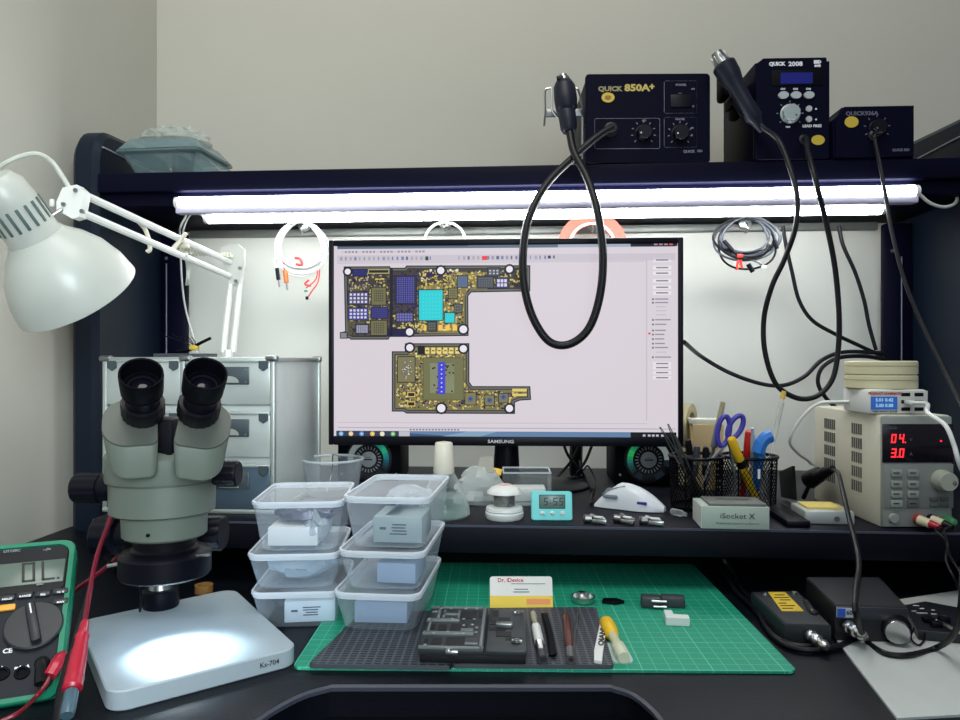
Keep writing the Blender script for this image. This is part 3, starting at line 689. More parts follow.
sp.sweep([p + Vector((0, .004 * math.cos(i * 2.2), .004 * math.sin(i * 2.2))) for i, p in enumerate(P_)], .0019, 6); obj('spring', sp, lamp)
obj('spring_bracket', B(offwh).tube([PD(186, 233, 1.05), PD(180, 241, 1.05), PD(172, 250, 1.045), PD(178, 246, 1.06), PD(189, 246, 1.06)], .0035), lamp)
el = plate([(221 + 0, 250), (228, 245), (238, 244), (245, 250), (245, 264), (240, 284), (231, 284), (226, 270)], 1.172, .005, clear('clear hinge', (235, 236, 230), .62, .3, .4)); obj('elbow_plate', el, lamp)
for x, y in ((229, 263), (230, 276), (236, 281), (240, 268)): o = PD(x, y, 1.166); obj('bolt', B(steel).cyl(o + CF * .004, o - CF * .002, .0028, seg=12), lamp)
G1, G2 = PD(231, 280, 1.172), PD(241, 272, 1.178)
bar(G1, PD(223, 352, 1.17), .0052, whitel, 'lower_arm'); bar(G2, PD(233, 352, 1.175), .0052, whitel, 'lower_arm')
bs = PD(228, 352, 1.172)
obj('post', B(whitel).tube([bs + Vector((0, 0, .004)), Vector((bs.x, bs.y, RZ + .02))], .008), lamp)
obj('base', B(whitel).cyl((bs.x, bs.y, RZ), (bs.x, bs.y, RZ + .02), .03, .026, 28, ch=.002), lamp)
b = B(mat('lamp cord', (196, 200, 190), .45)); b.tube([PD(-2, 168, .86), PD(8, 162, .86), PD(22, 156, .865), PD(38, 154, .87), PD(52, 162, .88), PD(62, 176, .885), PD(70, 189, .887)], .0030); obj('cord', b, lamp)
obj('cord_loop', B(wc).tube([PD(186, 254, 1.06), PD(188, 268, 1.1), PD(188, 278, 1.1), PD(187, 284, 1.12)], .0028), lamp)
# ================================================================== STATIONS ON THE SHELF
def ftext(b, W, px, py, s, txt, hpx, al='CENTER', y=-.0012, bold=.0002, sx=1.0):
    x, z = pl(W, px, py, y); d = (W @ Vector((x, y, z)) - O).dot(CF); b.text(s if False else txt, hpx * d / F * 1.38, W @ T(x, y, z) @ FACE, al, bold, sx)
def frect(b, W, x0, y0, x1, y1, y=-.0010, t=.0007):
    """thin printed outline with corners at two pixels"""
    a, d = pl(W, x0, y1, y), pl(W, x1, y0, y); w_, h_ = d[0] - a[0], d[1] - a[1]
    M = W @ T((a[0] + d[0]) / 2, y, (a[1] + d[1]) / 2) @ FACE
    o, i = rrect(w_, h_, .003), rrect(w_ - 2 * t, h_ - 2 * t, .0025); n = len(o)
    b.add([(p[0], p[1], 0) for p in o + i], [(k, (k + 1) % n, n + (k + 1) % n, n + k) for k in range(n)], M)
def fdisc(b, W, px, py, rpx, y=-.0012, ry=None, h=.0004, n=24):
    x, z = pl(W, px, py, y); d = (W @ Vector((x, y, z)) - O).dot(CF); k = d / F
    b.prism(circ(rpx * k, n, ry=(ry or rpx) * k), 0, h, W @ T(x, y, z) @ FACE)
def fknob(nm, W, px, py, rpx, mats, parent, h=.012, mark=True, ang=35):
    x, z = pl(W, px, py, 0); k = (W @ Vector((x, 0, z)) - O).dot(CF) / F; r = rpx * k
    M = W @ T(x, 0, z) @ FACE; b = B(mats[0], M)
    n = 48; rings = []
    for rr_, zz in ((1.0, 0), (1.0, .0015), (.92, .002), (.86, h * .92), (.8, h)):
        rings.append([(r * rr_ * (1 - (.05 if (j % 4 < 2 and zz > .0018) else 0)) * math.cos(2 * PI * j / n), r * rr_ * (1 - (.05 if (j % 4 < 2 and zz > .0018) else 0)) * math.sin(2 * PI * j / n), zz) for j in range(n)])
    b.loft(rings); o = obj(nm, b, parent)
    if mark: obj('pointer', B(mats[1], M).box((r * .5 * math.cos(math.radians(ang + 180)), r * .5 * math.sin(math.radians(ang + 180)), h), (r * .16, r * .16, .0008)), o)
    return o
def ticks(b, W, px, py, rpx, a0, a1, n, y=-.0012, L_=2.2):
    x, z = pl(W, px, py, y); k = (W @ Vector((x, y, z)) - O).dot(CF) / F
    for i in range(n):
        a = a0 + (a1 - a0) * i / (n - 1)
        b.box((rpx * k, 0, 0), (L_ * k, .9 * k, .0003), M=W @ T(x, y, z) @ FACE @ RZr(a))
# ---- hot air station 850A+
pa, pb = PY(585, 160, 1.125), PY(711, 159, 1.125)
W = T((pa.x + pb.x) / 2, 1.125, SZ) @ RZr(3.2); w_ = pb.x - pa.x; h_ = PY(640, 74, 1.125).z - SZ; STW = W
navyp = mat('station front', (8, 9, 30), .45, spec=.06, var=.1)
st = thing('hot_air_station', 'widest black hot air station on the shelf with gold model lettering', 'rework station', W)
obj('case', B(navyp, W).box((0, .0925, h_ / 2 + .001), (w_ - .004, .175, h_ - .004), .004), st)
obj('front_panel', B(navyp, W).prism(rrect(w_, h_, .006), 0, .006, T(0, .005, h_ / 2) @ FACE, bev=.001), st)
b = B(mat('gold print', (196, 176, 92), .5)); ftext(b, W, 637, 88, 0, '850A', 6.8, bold=.0006, sx=1.22); ftext(b, W, 652, 87, 0, '+', 6.5, bold=.0006); obj('model_lettering', b, st, ang=None)
b = B(mat('dim gold print', (150, 140, 96), .5)); ftext(b, W, 610, 89, 0, 'QUICK', 4.7, bold=.0005, sx=1.15); obj('name_lettering', b, st, ang=None)
b = B(prtg)
frect(b, W, 664, 80.5, 697, 113.5); frect(b, W, 594.5, 118, 660, 149); frect(b, W, 664, 117, 697, 147.5)
ftext(b, W, 681, 85, 0, 'POWER', 2.2); ftext(b, W, 680, 91.8, 0, '__', 2.5); ftext(b, W, 693, 89, 0, 'ON', 1.5); ftext(b, W, 692.5, 106.5, 0, 'OFF', 1.5)
ftext(b, W, 644, 120.5, 0, 'AIR', 2); ftext(b, W, 680, 119.2, 0, 'HEATER', 1.9)
ticks(b, W, 643.5, 133, 11.5, -45, 225, 9); ticks(b, W, 680, 133.5, 11.5, -45, 225, 9); ftext(b, W, 692, 128, 0, '480', 1.6); ftext(b, W, 692, 135, 0, 'C', 1.6)
ftext(b, W, 689, 151.5, 0, 'QUICK', 2.6, bold=.0003); ftext(b, W, 700, 151, 0, 'ESD', 2.2)
obj('lettering', b, st, ang=None)
b = B(gold); fdisc(b, W, 608, 97.5, 6.5, ry=5); s_ = obj('sticker', b, st); b = B(mat('sticker ink', (150, 110, 30), .5)); fdisc(b, W, 608, 97.5, 3.2, y=-.0017, ry=2.2); obj('sticker_mark', b, s_)
b = B(blackp); a_, d_ = pl(W, 670, 108), pl(W, 692, 95); b.at(W).box(((a_[0] + d_[0]) / 2, -.001, (a_[1] + d_[1]) / 2), (d_[0] - a_[0], .004, d_[1] - a_[1]), .001); obj('power_switch', b, st)
fknob('knob', W, 643.5, 133.5, 8.5, (blackp, prtw), st, ang=20); fknob('knob', W, 680, 134, 8.8, (blackp, prtw), st, ang=20)
x, z = pl(W, 611, 130); obj('hose_socket', B(rubber, W @ T(x, 0, z) @ FACE).lathe([(.012, 0), (.011, .004), (.008, .005), (.007, .012)], 24), st); sock = W @ Vector((x, -.012, z))
obj('carry_loop', B(blackp, W @ T(w_ * -.04, .02, h_ + .000) @ FACE).ring(.005, .0014, 20, 6, a0=0, a1=180), st)
# wire cradle on its side, handle and hose
x0, z0 = pl(W, 583, 128, .02)
b = B(steel, W); sxl = -w_ / 2
obj('bracket_strip', b.box((sxl - .0022, .02, h_ * .38), (.002, .014, h_ * .6), .0005), st)
cr = B(silver)
hc = PY(565, 98, 1.10)
def hp_(px, py, y): return PY(px, py, y)
for sgn, xs in ((-1, (551.5, 545, 545, 544)), (1, (573, 579, 583, 584))):
    cr.tube([hp_(558 if sgn < 0 else 572, 118, 1.125), hp_(xs[0], 108, 1.12), hp_(xs[0], 90, 1.12), hp_((xs[0] + xs[1]) / 2, 88.5, 1.12), hp_(xs[1], 92, 1.12), hp_(xs[2], 112, 1.125), hp_(xs[3], 126, 1.135)], .0016)
cr.m(steel); a_ = hp_(545, 113, 1.132); d_ = hp_(584, 113, 1.132); cr.box((a_ + d_) / 2, ((d_ - a_).x, .003, .012), .0008)
obj('handle_cradle', cr, st)
hg = thing('hot_air_gun', 'black hot air handle hung nose up in wire cradle with looping hose', 'hot air gun', hp_(567, 130, 1.10))
gunm = mat('gun body', (24, 28, 42), .45, spec=.3)
b = B(gunm); A0, A1 = hp_(569, 131, 1.095), hp_(563.5, 80, 1.105); M = along(A0, A1 - A0); Lh = (A1 - A0).length
b.lathe([(.0095, -.002), (.0125, .004), (.0135, .02), (.0125, Lh * .38), (.0165, Lh * .45), (.0175, Lh * .62), (.0165, Lh * .86), (.0125, Lh * .96), (.006, Lh)], 28, M); obj('grip', b, hg)
obj('nozzle', B(steel, M).lathe([(.011, Lh * .95), (.010, Lh * 1.03), (.007, Lh * 1.04), (.006, Lh * 1.1)], 20), hg)
b = B(blackp, M)
for k in range(3): b.box((.010 - k * .008, -.006, Lh * .985), (.004, .010, .006), .001, M=RZr(k * 35))
obj('collar_tab', b, hg)
Y1 = 1.05
hose = [A0 + Vector((0, 0, .004)), hp_(574, 152, 1.075), hp_(588, 180, Y1), hp_(598, 215, 1.03), hp_(603, 255, 1.025), hp_(600, 295, 1.022), hp_(589, 328, 1.02), hp_(570, 344, 1.02), hp_(550, 342, 1.02), hp_(534, 320, 1.022), hp_(525, 290, 1.025), hp_(523, 255, 1.03), hp_(529, 218, 1.04), hp_(547, 184, 1.06), hp_(575, 156, 1.085), hp_(597, 137, 1.10), sock]
obj('hose', B(rubber).tube(hose, .0058, 8, 10), hg)
# ---- station 2008
pa, pb = PY(755, 156, 1.12), PY(830, 155, 1.12)
W = T((pa.x + pb.x) / 2, 1.12, SZ) @ RZr(2.0); w_ = pb.x - pa.x; h_ = PY(790, 58, 1.12).z - SZ; W2 = W
s2 = thing('hot_air_station', 'tall black rework station on the shelf with blue display and silver dial', 'rework station', W)
obj('case', B(navyp, W).box((0, .085, h_ * .49), (w_ - .002, .16, h_ * .97), .003), s2)
b = B(navyp, W).prism([(-w_ / 2 + .003, 0), (w_ / 2 - .003, 0), (w_ / 2, .004), (w_ / 2, h_ - .006), (w_ / 2 - .004, h_ - .006), (w_ / 2 - .005, h_), (-w_ / 2 + .012, h_), (-w_ / 2, h_ - .009), (-w_ / 2, .004)], 0, .012, T(0, .011, 0) @ FACE, bev=.001); obj('front_panel', b, s2)
b = B(blackm, W)
for k in range(9): b.box((w_ / 2 + .0008, .02 + 0 * k, h_ * (.55 + .04 * k)), (.003, .012, .0028), .0005)
obj('side_fin', b, s2)
b = B(prtw); ftext(b, W, 777, 64, 0, 'QUICK', 3.5, y=-.0015, bold=.0005, sx=1.02); ftext(b, W, 795.5, 64, 0, '2008', 4.4, y=-.0015, bold=.0004, sx=1.15); obj('model_lettering', b, s2, ang=None); b = B(prtw); ftext(b, W, 817.5, 62, 0, 'ESD', 3, y=-.0015, bold=.0006); ftext(b, W, 817.5, 65.8, 0, 'SAFE', 2, y=-.0015, bold=.0004); obj('badge_lettering', b, s2, ang=None)
b = B(prtw); ftext(b, W, 812, 126, 0, 'LEAD FREE', 2.6, y=-.0015, bold=.0002, sx=1.1); obj('lead_free_lettering', b, s2, ang=None); b = B(prtw)
for px, s_ in ((783, 'CH1'), (795.5, 'CH2'), (808.5, 'CH3')): ftext(b, W, px, 89, 0, s_, 1.8, y=-.0015); obj('button_lettering', b, s2, ang=None); b = B(prtw)
ftext(b, W, 788, 127, 0, 'TEMP', 1.5, y=-.0015)
obj('lettering', b, s2, ang=None)
for px, py in ((816, 109), (816, 119.5)): b = B(prtw); fdisc(b, W, px, py, .9, y=-.0015); obj('indicator', b, s2)
a_, d_ = pl(W, 771, 86.5, 0), pl(W, 822, 70, 0); b = B(blackm, W).box(((a_[0] + d_[0]) / 2, -.0014, (a_[1] + d_[1]) / 2), (d_[0] - a_[0], .0014, d_[1] - a_[1]), .0006); obj('display_surround', b, s2)
a_, d_ = pl(W, 780, 84.5, 0), pl(W, 812, 73, 0); obj('display', B(mat('blue lcd', (26, 30, 110), .2, emit=(40, 50, 200), es=.05), W).box(((a_[0] + d_[0]) / 2, -.0022, (a_[1] + d_[1]) / 2), (d_[0] - a_[0], .001, d_[1] - a_[1])), s2)
for px in (783, 795.5, 808.5):
    b = B(mat('button grey', (176, 184, 186), .4)); fdisc(b, W, px, 95.5, 5.2, ry=3.6, h=.003, y=-.001); obj('button', b, s2)
for py in (109, 119.5):
    b = B(mat('button grey', (176, 184, 186), .4)); fdisc(b, W, 808.5, py, 3, h=.0025, y=-.001); obj('round_button', b, s2)
fknob('dial', W @ T(0, -.001, 0), 790, 114, 9.8, (mat('dial silver', (168, 180, 180), .35, metal=.3), prtd), s2, h=.010, ang=140)
b = B(prtg); ticks(b, W, 790, 114, 12.5, -40, 220, 7, y=-.0013, L_=1.6); obj('dial_mark', b, s2)
b = B(gold); fdisc(b, W, 818, 140, 6.6, ry=5); obj('sticker', b, s2)
x, z = pl(W, 803, 140); obj('hose_socket', B(rubber, W @ T(x, 0, z) @ FACE).lathe([(.008, 0), (.0075, .004), (.0045, .005), (.004, .010)], 20), s2); sock2 = W @ Vector((x, -.01, z))
# side holder and its gun
b = B(blackm, W); x_, z_ = pl(W, 722, 85, .045); b.box((-w_ / 2 - .010, .055, h_ * .70), (.016, .05, .05), .006).box((x_ + .004, .05, z_), (.014, .04, .046), .006)
b.prism([(-.024, .0), (.0, .012), (.0, .03), (-.024, .015)], -.02, .02, T(-w_ / 2, .05, h_ * .62) @ FACE); obj('gun_holder', b, s2)
g2 = thing('hot_air_gun', 'black hot air gun tilted nose up beside the tall station display', 'hot air gun', PY(750, 118, 1.10))
A0, A1 = PY(756, 121, 1.095), PY(723, 64, 1.10); M = along(A0, A1 - A0); Lh = (A1 - A0).length
b = B(gunm, M).lathe([(.004, -.018), (.0055, -.012), (.0085, 0), (.0125, .006), (.0115, Lh * .35), (.0125, Lh * .6), (.015, Lh * .72), (.017, Lh * .80), (.0175, Lh * .97), (.0150, Lh)], 28); obj('grip', b, g2)
b = B(steel, M); b.lathe([(.0125, Lh), (.0115, Lh + .006), (.0085, Lh + .012), (.008, Lh + .02), (.004, Lh + .021)], 20); o = obj('nozzle', b, g2)
b = B(steel, M)
for k in range(8): b.box((.0112 * math.cos(k * PI / 4), .0112 * math.sin(k * PI / 4), Lh + .008), (.002, .002, .014), .0004)
obj('nozzle_cage', b, o)
obj('finger_rest', B(blackm, M).box((-.004, -.0115, Lh * .28), (.012, .005, .03), .002), g2)
hose = [A0, PY(764, 128, 1.09), PY(779, 141, 1.085), PY(790, 168, 1.06), PY(797, 195, 1.05), PY(796, 225, 1.05), PY(785, 258, 1.06), PY(772, 286, 1.07), PY(764, 318, 1.08), PY(765, 352, 1.08), PY(776, 384, 1.08), PY(797, 398, 1.08), PY(817, 396, 1.08), PY(832, 380, 1.08), PY(838, 352, 1.08), PY(839, 315, 1.075), PY(835, 268, 1.07), PY(826, 222, 1.06), PY(815, 178, 1.05), PY(808, 152, 1.08), sock2]
obj('hose', B(rubber).tube(hose, .0038, 8, 10), g2)
# ---- station 936A
pa, pb = PY(834, 154, 1.118), PY(915, 154, 1.118)
W = T((pa.x + pb.x) / 2, 1.118, SZ) @ RZr(1.0); w_ = pb.x - pa.x; h_ = PY(875, 106, 1.118).z - SZ; W3 = W
s3 = thing('soldering_station', 'low black soldering station at the end of the shelf with gold sticker', 'rework station', W)
f = [(-w_ / 2, 0), (w_ / 2, 0), (w_ / 2, h_), (-w_ / 2 + .013, h_), (-w_ / 2 + .006, h_ - .012), (-w_ / 2, h_ - .018)]
obj('case', B(navyp, W).prism(f, -.17, -.003, T(0, 0, 0) @ FACE, bev=.0015), s3)
obj('front_panel', B(navyp, W).prism([(x * .97, .002 + z * .965) for x, z in f], -.003, .001, T(0, 0, 0) @ FACE), s3)
b = B(mat('dim print', (92, 92, 112), .6)); ftext(b, W, 862, 113.5, 0, 'QUICK936A', 4.0, y=-.0015, bold=.0003, sx=1.08); obj('model_lettering', b, s3, ang=None); b = B(mat('dim print', (92, 92, 112))); ftext(b, W, 901, 150, 0, 'QUICK ESD', 2.4, y=-.0015, bold=.0003); obj('badge_lettering', b, s3, ang=None); b = B(mat('dim print', (92, 92, 112))); ticks(b, W, 877, 128, 12, -30, 210, 7, y=-.0014); obj('lettering', b, s3, ang=None)
b = B(gold); fdisc(b, W, 851.5, 122, 6.8, y=-.0014, ry=5.6); obj('sticker', b, s3)
fknob('knob', W @ T(0, -.001, 0), 877, 128, 8, (blackp, prtg), s3, h=.011)
x, z = pl(W, 872, 136); obj('cable_socket', B(rubber, W @ T(x, 0, z) @ FACE).lathe([(.008, 0), (.007, .006), (.004, .008), (.0035, .014)], 20), s3); sock3 = W @ Vector((x, -.014, z))
# ================================================================== PLASTIC TRAY ON THE SHELF
c0, c1 = PY(152, 168, 1.15), PY(214, 167, 1.15)
W = T(PY(178, 168, 1.19).x, 1.20, SZ) @ RZr(-3)
trm = clear('tinted tray plastic', (120, 146, 150), .42, .2, .45)
t = thing('clear_tray', 'clear plastic clamshell tray on the shelf at the wall corner', 'tray', W)
def rr3(w, h, r, z, dx=0, dy=0): return [(x + dx, y + dy, z) for x, y in rrect(w, h, r)]
b = B(trm, W).loft([rr3(.105, .09, .008, .001, 0, 0), rr3(.125, .115, .012, .036, -.012, 0), rr3(.150, .128, .012, .040, -.008), rr3(.150, .128, .012, .043, -.008)], True, False); obj('tray_body', b, t)
b = B(trm, W).loft([rr3(.148, .126, .012, .0445, -.008), rr3(.118, .10, .012, .064, -.010), rr3(.110, .09, .012, .066, -.010)]); obj('tray_lid', b, t)
b = B(trm, W).add([(.055, -.05, .044), (.055, .05, .044), (.098, .05, .004), (.098, -.05, .004)], [(0, 1, 2, 3)]); b.add([(.055, -.05, .044), (.098, -.05, .004), (.05, -.05, .004)], [(0, 1, 2)]); obj('side_flap', b, t)
obj('divider', B(mat('tray inner', (66, 80, 86), .4), W).box((.018, -.01, .02), (.012, .08, .034), .002), t)
b = B(clear('bag film thin', (200, 212, 206), .12, .12, .5), W); rg = []
r5 = random.Random(11)
for k in range(6):
    s_ = k / 5; rg.append([((.062 - .022 * s_) * (1 + r5.uniform(-.1, .1)) * math.cos(2 * PI * j / 28) - .008, (.055 - .02 * s_) * (1 + r5.uniform(-.1, .1)) * math.sin(2 * PI * j / 28), .0672 + .020 * math.sin(s_ * PI / 2) * (1 + r5.uniform(-.4, .3) * (s_ > .01))) for j in range(28)])
b.loft(rg); obj('crumpled_bag', b, None, 'crumpled clear plastic bag on top of the clear tray', 'bag', ang=15)
# ================================================================== HOOKS AND HANGING BUNDLES
def hook(px, py, label, Y=1.27):
    c = PY(px, py, Y); W = T(c.x, Y, SZ - .053)
    zz = c.z - (SZ - .053)
    t = thing('magnet_hook', label, 'hook', W, 'round magnet hooks under the hutch shelf')
    obj('magnet', B(silver, W @ T(0, 0, min(-.004, zz)) @ FACE).lathe([(.011, -.004), (.011, .002), (.009, .0035), (.005, .004), (.0045, .006), (.001, .0065)], 24), t)
    obj('stem', B(steel, W).cyl((0, .002, 0), (0, .002, zz), .003), t)
    obj('hook_wire', B(silver, W).tube([(0, -.003, zz), (0, -.012, zz - .002), (0, -.016, zz - .010), (0, -.010, zz - .016), (0, -.002, zz - .015)], .0017), t)
    return Vector((c.x, Y, c.z))
h1 = hook(304, 225, 'silver hook holding the white lead bundle')
h2 = hook(445, 223, 'silver hook over the white loop, behind the monitor top edge')
h3 = hook(592, 223, 'silver hook holding the orange tape roll')
h4 = hook(745, 224, 'silver hook holding the grey and black lead bundle')
def bundle(px, py, rx, ry, n, r, m, Y, seed, sp=.12):
    rn = random.Random(seed); c = PY(px, py, Y); k = (PY(px + 1, py, Y) - c).x; obs = []
    for i in range(n):
        a, d_ = rx * k * (1 + rn.uniform(-sp, sp)), ry * k * (1 + rn.uniform(-sp, sp))
        top = ry * k - d_; ph, wx, oy, ox = rn.uniform(0, 6), rn.uniform(.2, .9) * k, rn.uniform(-.006, .006), rn.uniform(-2, 2) * k
        yield [Vector((c.x + ox + a * math.cos(2 * PI * j / 40) * (1 - .12 * math.sin(2 * PI * j / 40)) + wx * math.sin(6 * PI * j / 40 + ph), Y - .010 + oy + .003 * math.sin(2 * PI * j / 40 + ph), c.z + top + d_ * math.sin(2 * PI * j / 40) + wx * math.cos(4 * PI * j / 40 + ph))) for j in range(40)]
t = thing('test_lead_bundle', 'coil of white test leads with red and black plugs hanging from a hook', 'cables', PY(302, 285, 1.26))
for P_ in bundle(303, 248, 23, 25, 9, .002, wc, 1.262, 4): obj('lead', B(wc).sweep(P_, .0019, 7, closed=True), t)
def P6(*a): return [PY(x, y, 1.25) for x, y in a]
obj('lead', B(wc).tube(P6((284, 236), (276, 250), (275, 266), (278, 272)), .0017), t); obj('plug', B(blackp).cyl(*P6((277, 268), (278.5, 280)), .0035, ch=.001).m(steel).cyl(*P6((278.5, 280), (279.5, 287)), .0014), t, 'black plug')
obj('lead', B(mat('red wire', (214, 60, 60), .4)).tube(P6((283, 260), (283.5, 264), (284.5, 268), (285.5, 274)), .0018), t); obj('plug', B(orange).cyl(*P6((285, 270), (286.5, 283)), .004, ch=.001).m(steel).cyl(*P6((286.5, 283), (287.5, 290)), .0016), t, 'orange plug')
rw = mat('red wire', (214, 60, 60))
obj('clip', B(rw).tube(P6((295, 258), (300, 259), (302, 265), (296, 264)), .0022), t); obj('lead', B(rw).tube(P6((318, 269), (316, 279), (310, 285), (306, 288)), .0012), t); obj('lead', B(rw).tube(P6((320, 268), (318, 282), (312, 291), (308, 297)), .0012), t)
obj('clip', B(rw).tube(P6((309, 280), (305, 284), (311, 286)), .0018), t); obj('clip', B(mat('green clip', (60, 150, 110), .4)).box(PY(306, 291, 1.25), (.006, .004, .004), .001), t); obj('clip', B(blackp).box(PY(307, 298, 1.25), (.005, .004, .006), .001), t)
gc = mat('grey cable', (90, 96, 104), .4)
t = thing('power_lead_bundle', 'coil of grey and black leads with a red clip hanging beside the monitor', 'cables', PY(745, 262, 1.26))
for i, P_ in enumerate(bundle(744, 241, 28, 22, 9, .002, gc, 1.262, 9, .22)): obj('lead', B(gc if i % 3 else rubber).sweep(P_, .0018, 7, closed=True), t)
def P7(*a): return [PY(x, y, 1.245) for x, y in a]
obj('plug', B(blackp).cyl(*P7((723, 241), (733, 252)), .0045, ch=.001), t); obj('plug', B(blackp).cyl(*P7((774, 240), (777, 249)), .0036, ch=.001), t); obj('plug', B(blackp).cyl(*P7((748, 264), (753, 272)), .0040, ch=.001), t)
obj('clip', B(mat('red clip', (220, 50, 40), .4)).tube(P7((741, 254), (738, 262), (737, 270)), .0022).tube(P7((741, 254), (741, 262), (742, 268)), .0022).box(PY(740, 256, 1.243), (.010, .004, .006), .001), t, 'red clip')
obj('lead', B(gc).tube(P7((735, 252), (745, 258), (757, 262), (765, 267)), .0016), t); obj('plug', B(prtw).box(PY(764, 267, 1.244), (.008, .004, .006), .001), t, 'white plug'); obj('lead', B(rubber).tube(P7((733, 252), (745, 257), (762, 254), (770, 245)), .0022), t)
def loop(name, px, py, R, r, m, Y, label, cat, flat=0):
    c = PY(px, py, Y); M = T(c) @ FACE
    if flat:
        b = B(m, M).loft([[(q_ * math.cos(2 * PI * k / 48), q_ * math.sin(2 * PI * k / 48), z) for k in range(48)] for q_, z in ((R, -flat), (R, flat), (R - r, flat), (R - r, -flat), (R, -flat))], False, False)
    else: b = B(m, M).ring(R, r, 48, 10)
    return obj(name, b, None, label, cat)
k = PY(481, 230, 1.25).x - PY(480, 230, 1.25).x
loop('white_cable_loop', 445, 243, 21 * k, .0026, white, 1.255, 'white round loop hung from hook above the monitor middle', 'cable loop')
loop('tape_roll', 592, 247, 34 * k, 13 * k, mat('orange tape', (228, 92, 70), .5), 1.258, 'salmon orange tape roll hung on hook behind the monitor', 'tape', .006)
loop('white_cable_loop', 592, 246, 22 * k, .0026, white, 1.243, 'white round loop hung in front of the orange tape roll', 'cable loop')
# ================================================================== BLACK CABLES AT THE BACK BOARD
def YC(Y, *a): return [PY(x, y, Y) for x, y in a]
cable('power_cable', YC(1.30, (783, 226), (785, 240), (792, 272), (799, 300), (812, 320), (835, 334), (858, 345), (882, 356)), .0034, rubber, 'black cable dropping behind the grey lead bundle to the back post')
cable('power_cable', YC(1.305, (839, 226), (843, 245), (855, 272), (864, 300), (869, 325), (876, 350)), .0034, rubber, 'short black cable dropping along the back board nearest the post')
cable('power_cable', [PY(684, 342, 1.15)] + YC(1.27, (702, 357), (730, 373), (762, 384), (785, 385), (805, 376), (822, 360), (845, 352), (884, 353)), .0036, rubber, 'black cable running from the monitor back across the white board')
cable('power_cable', YC(1.29, (884, 359), (862, 356), (838, 358), (822, 368), (818, 383), (826, 398), (838, 410), (842, 422)) + [PY(850, 445, 1.25), Vector((PY(868, 470, 1.22).x, 1.22, RZ + .004)), Vector((PY(890, 470, 1.22).x, 1.24, RZ + .004))], .0036, rubber, 'black cable curling behind the cream tins to the power supply')
def roundpoly(pts, r, seg=6):
    o = []; n = len(pts)
    for i in range(n):
        p, a, c = Vector(pts[i]), Vector(pts[i - 1]), Vector(pts[(i + 1) % n])
        u, v = (a - p).normalized(), (c - p).normalized(); ang = u.angle(v); d = r / math.tan(ang / 2)
        s0, s1 = p + u * d, p + v * d; ctr = p + (u + v).normalized() * (r / math.sin(ang / 2))
        a0 = math.atan2(s0.y - ctr.y, s0.x - ctr.x); a1 = math.atan2(s1.y - ctr.y, s1.x - ctr.x)
        while a1 - a0 > PI: a1 -= 2 * PI
        while a1 - a0 < -PI: a1 += 2 * PI
        o += [(ctr.x + r * math.cos(a0 + (a1 - a0) * k / seg), ctr.y + r * math.sin(a0 + (a1 - a0) * k / seg)) for k in range(seg + 1)]
    return o
# ================================================================== MICROSCOPE
PTZ = DZ + .0165
pc = [PZ(108, 695, PTZ), PZ(299, 647, PTZ), PZ(234, 588, PTZ), PZ(78, 621, PTZ)]
cen = sum(pc, Vector()) / 4
mic = thing('stereo_microscope', 'grey stereo microscope with black eyepieces on a bright white lit base plate', 'microscope', (cen.x, cen.y, DZ))
platem = mat('base plate white', (164, 178, 186), .4, spec=.4)
rp = roundpoly([(p.x, p.y) for p in pc], .016)
obj('base_plate', B(platem).prism(rp, DZ, PTZ, bev=.0012), mic)
ab = (pc[1] - pc[0]).normalized(); Wt = frame(PZ(268, 664, DZ + .006), ab, UP)
q_ = pc[0] + ab * ((PZ(270, 655, PTZ) - pc[0]).dot(ab)); q_.z = DZ + .0085
nrm = Vector((ab.y, -ab.x, 0))
obj('lettering', B(prtd).text('Ks-704', .0062, frame(q_ + nrm * .0006, ab, UP) @ FACE, bold=.0001), mic)
K = .66 / F
FS = frame(PD(162, 360, .66), CR, UP)
def sz(py): return (360 - py) * K
def sxx(px): return (px - 162) * K
greym = mat('microscope grey', (102, 111, 102), .42, spec=.45, var=.03)
greyd = mat('microscope grey dark', (76, 80, 74), .5, var=.03)
bb = B(greym, FS)
def ell(px, py, hw, hd, n=48, dy=0): return [(sxx(px) + hw * K * math.cos(2 * PI * j / n), dy + hd * K * math.sin(2 * PI * j / n), sz(py)) for j in range(n)]
bb.loft([ell(163, 511, 48, 44), ell(163, 509.5, 50, 46), ell(163, 480, 50.5, 46)])
obj('zoom_body', bb, mic)
obj('upper_body', B(greym, FS).loft([ell(162, 479, 52.5, 48), ell(162, 476, 53, 49), ell(162, 455, 53.5, 49), ell(162, 446, 51, 44, dy=.006), ell(162, 440, 40, 30, dy=.016)]), mic)
obj('nosepiece', B(greym, FS).loft([ell(165, 535, 38, 36), ell(165, 533, 40, 38), ell(165, 508, 41, 39)]), mic)
obj('objective', B(rubber, FS).loft([ell(165, 553, 36, 34), ell(165, 551, 36, 34), ell(165, 545, 29, 28), ell(165, 535, 31, 30)]), mic)
rl = B(blackp, FS).loft([ell(165.5, 574, 42, 41), ell(165.5, 572, 43.5, 43), ell(165.5, 553, 43.5, 43), ell(165.5, 550, 41, 40), ell(165.5, 547, 30, 29)])
rlo = obj('ring_light', rl, mic)
obj('led_ring', B(emis('led cold', (214, 232, 255), 7.0), FS).loft([ell(165.5, 574.5, 40, 39), ell(165.5, 574.5, 27, 26)], False, False), rlo)
obj('seam_line', B(greyd, FS).loft([ell(163, 480.6, 51.2, 47), ell(163, 479.2, 51.2, 47)]), mic)
obj('screw', B(blackm, FS).cyl((sxx(166), -.0365, sz(526)), (sxx(166), -.0345, sz(526)), .0016, seg=10), mic)
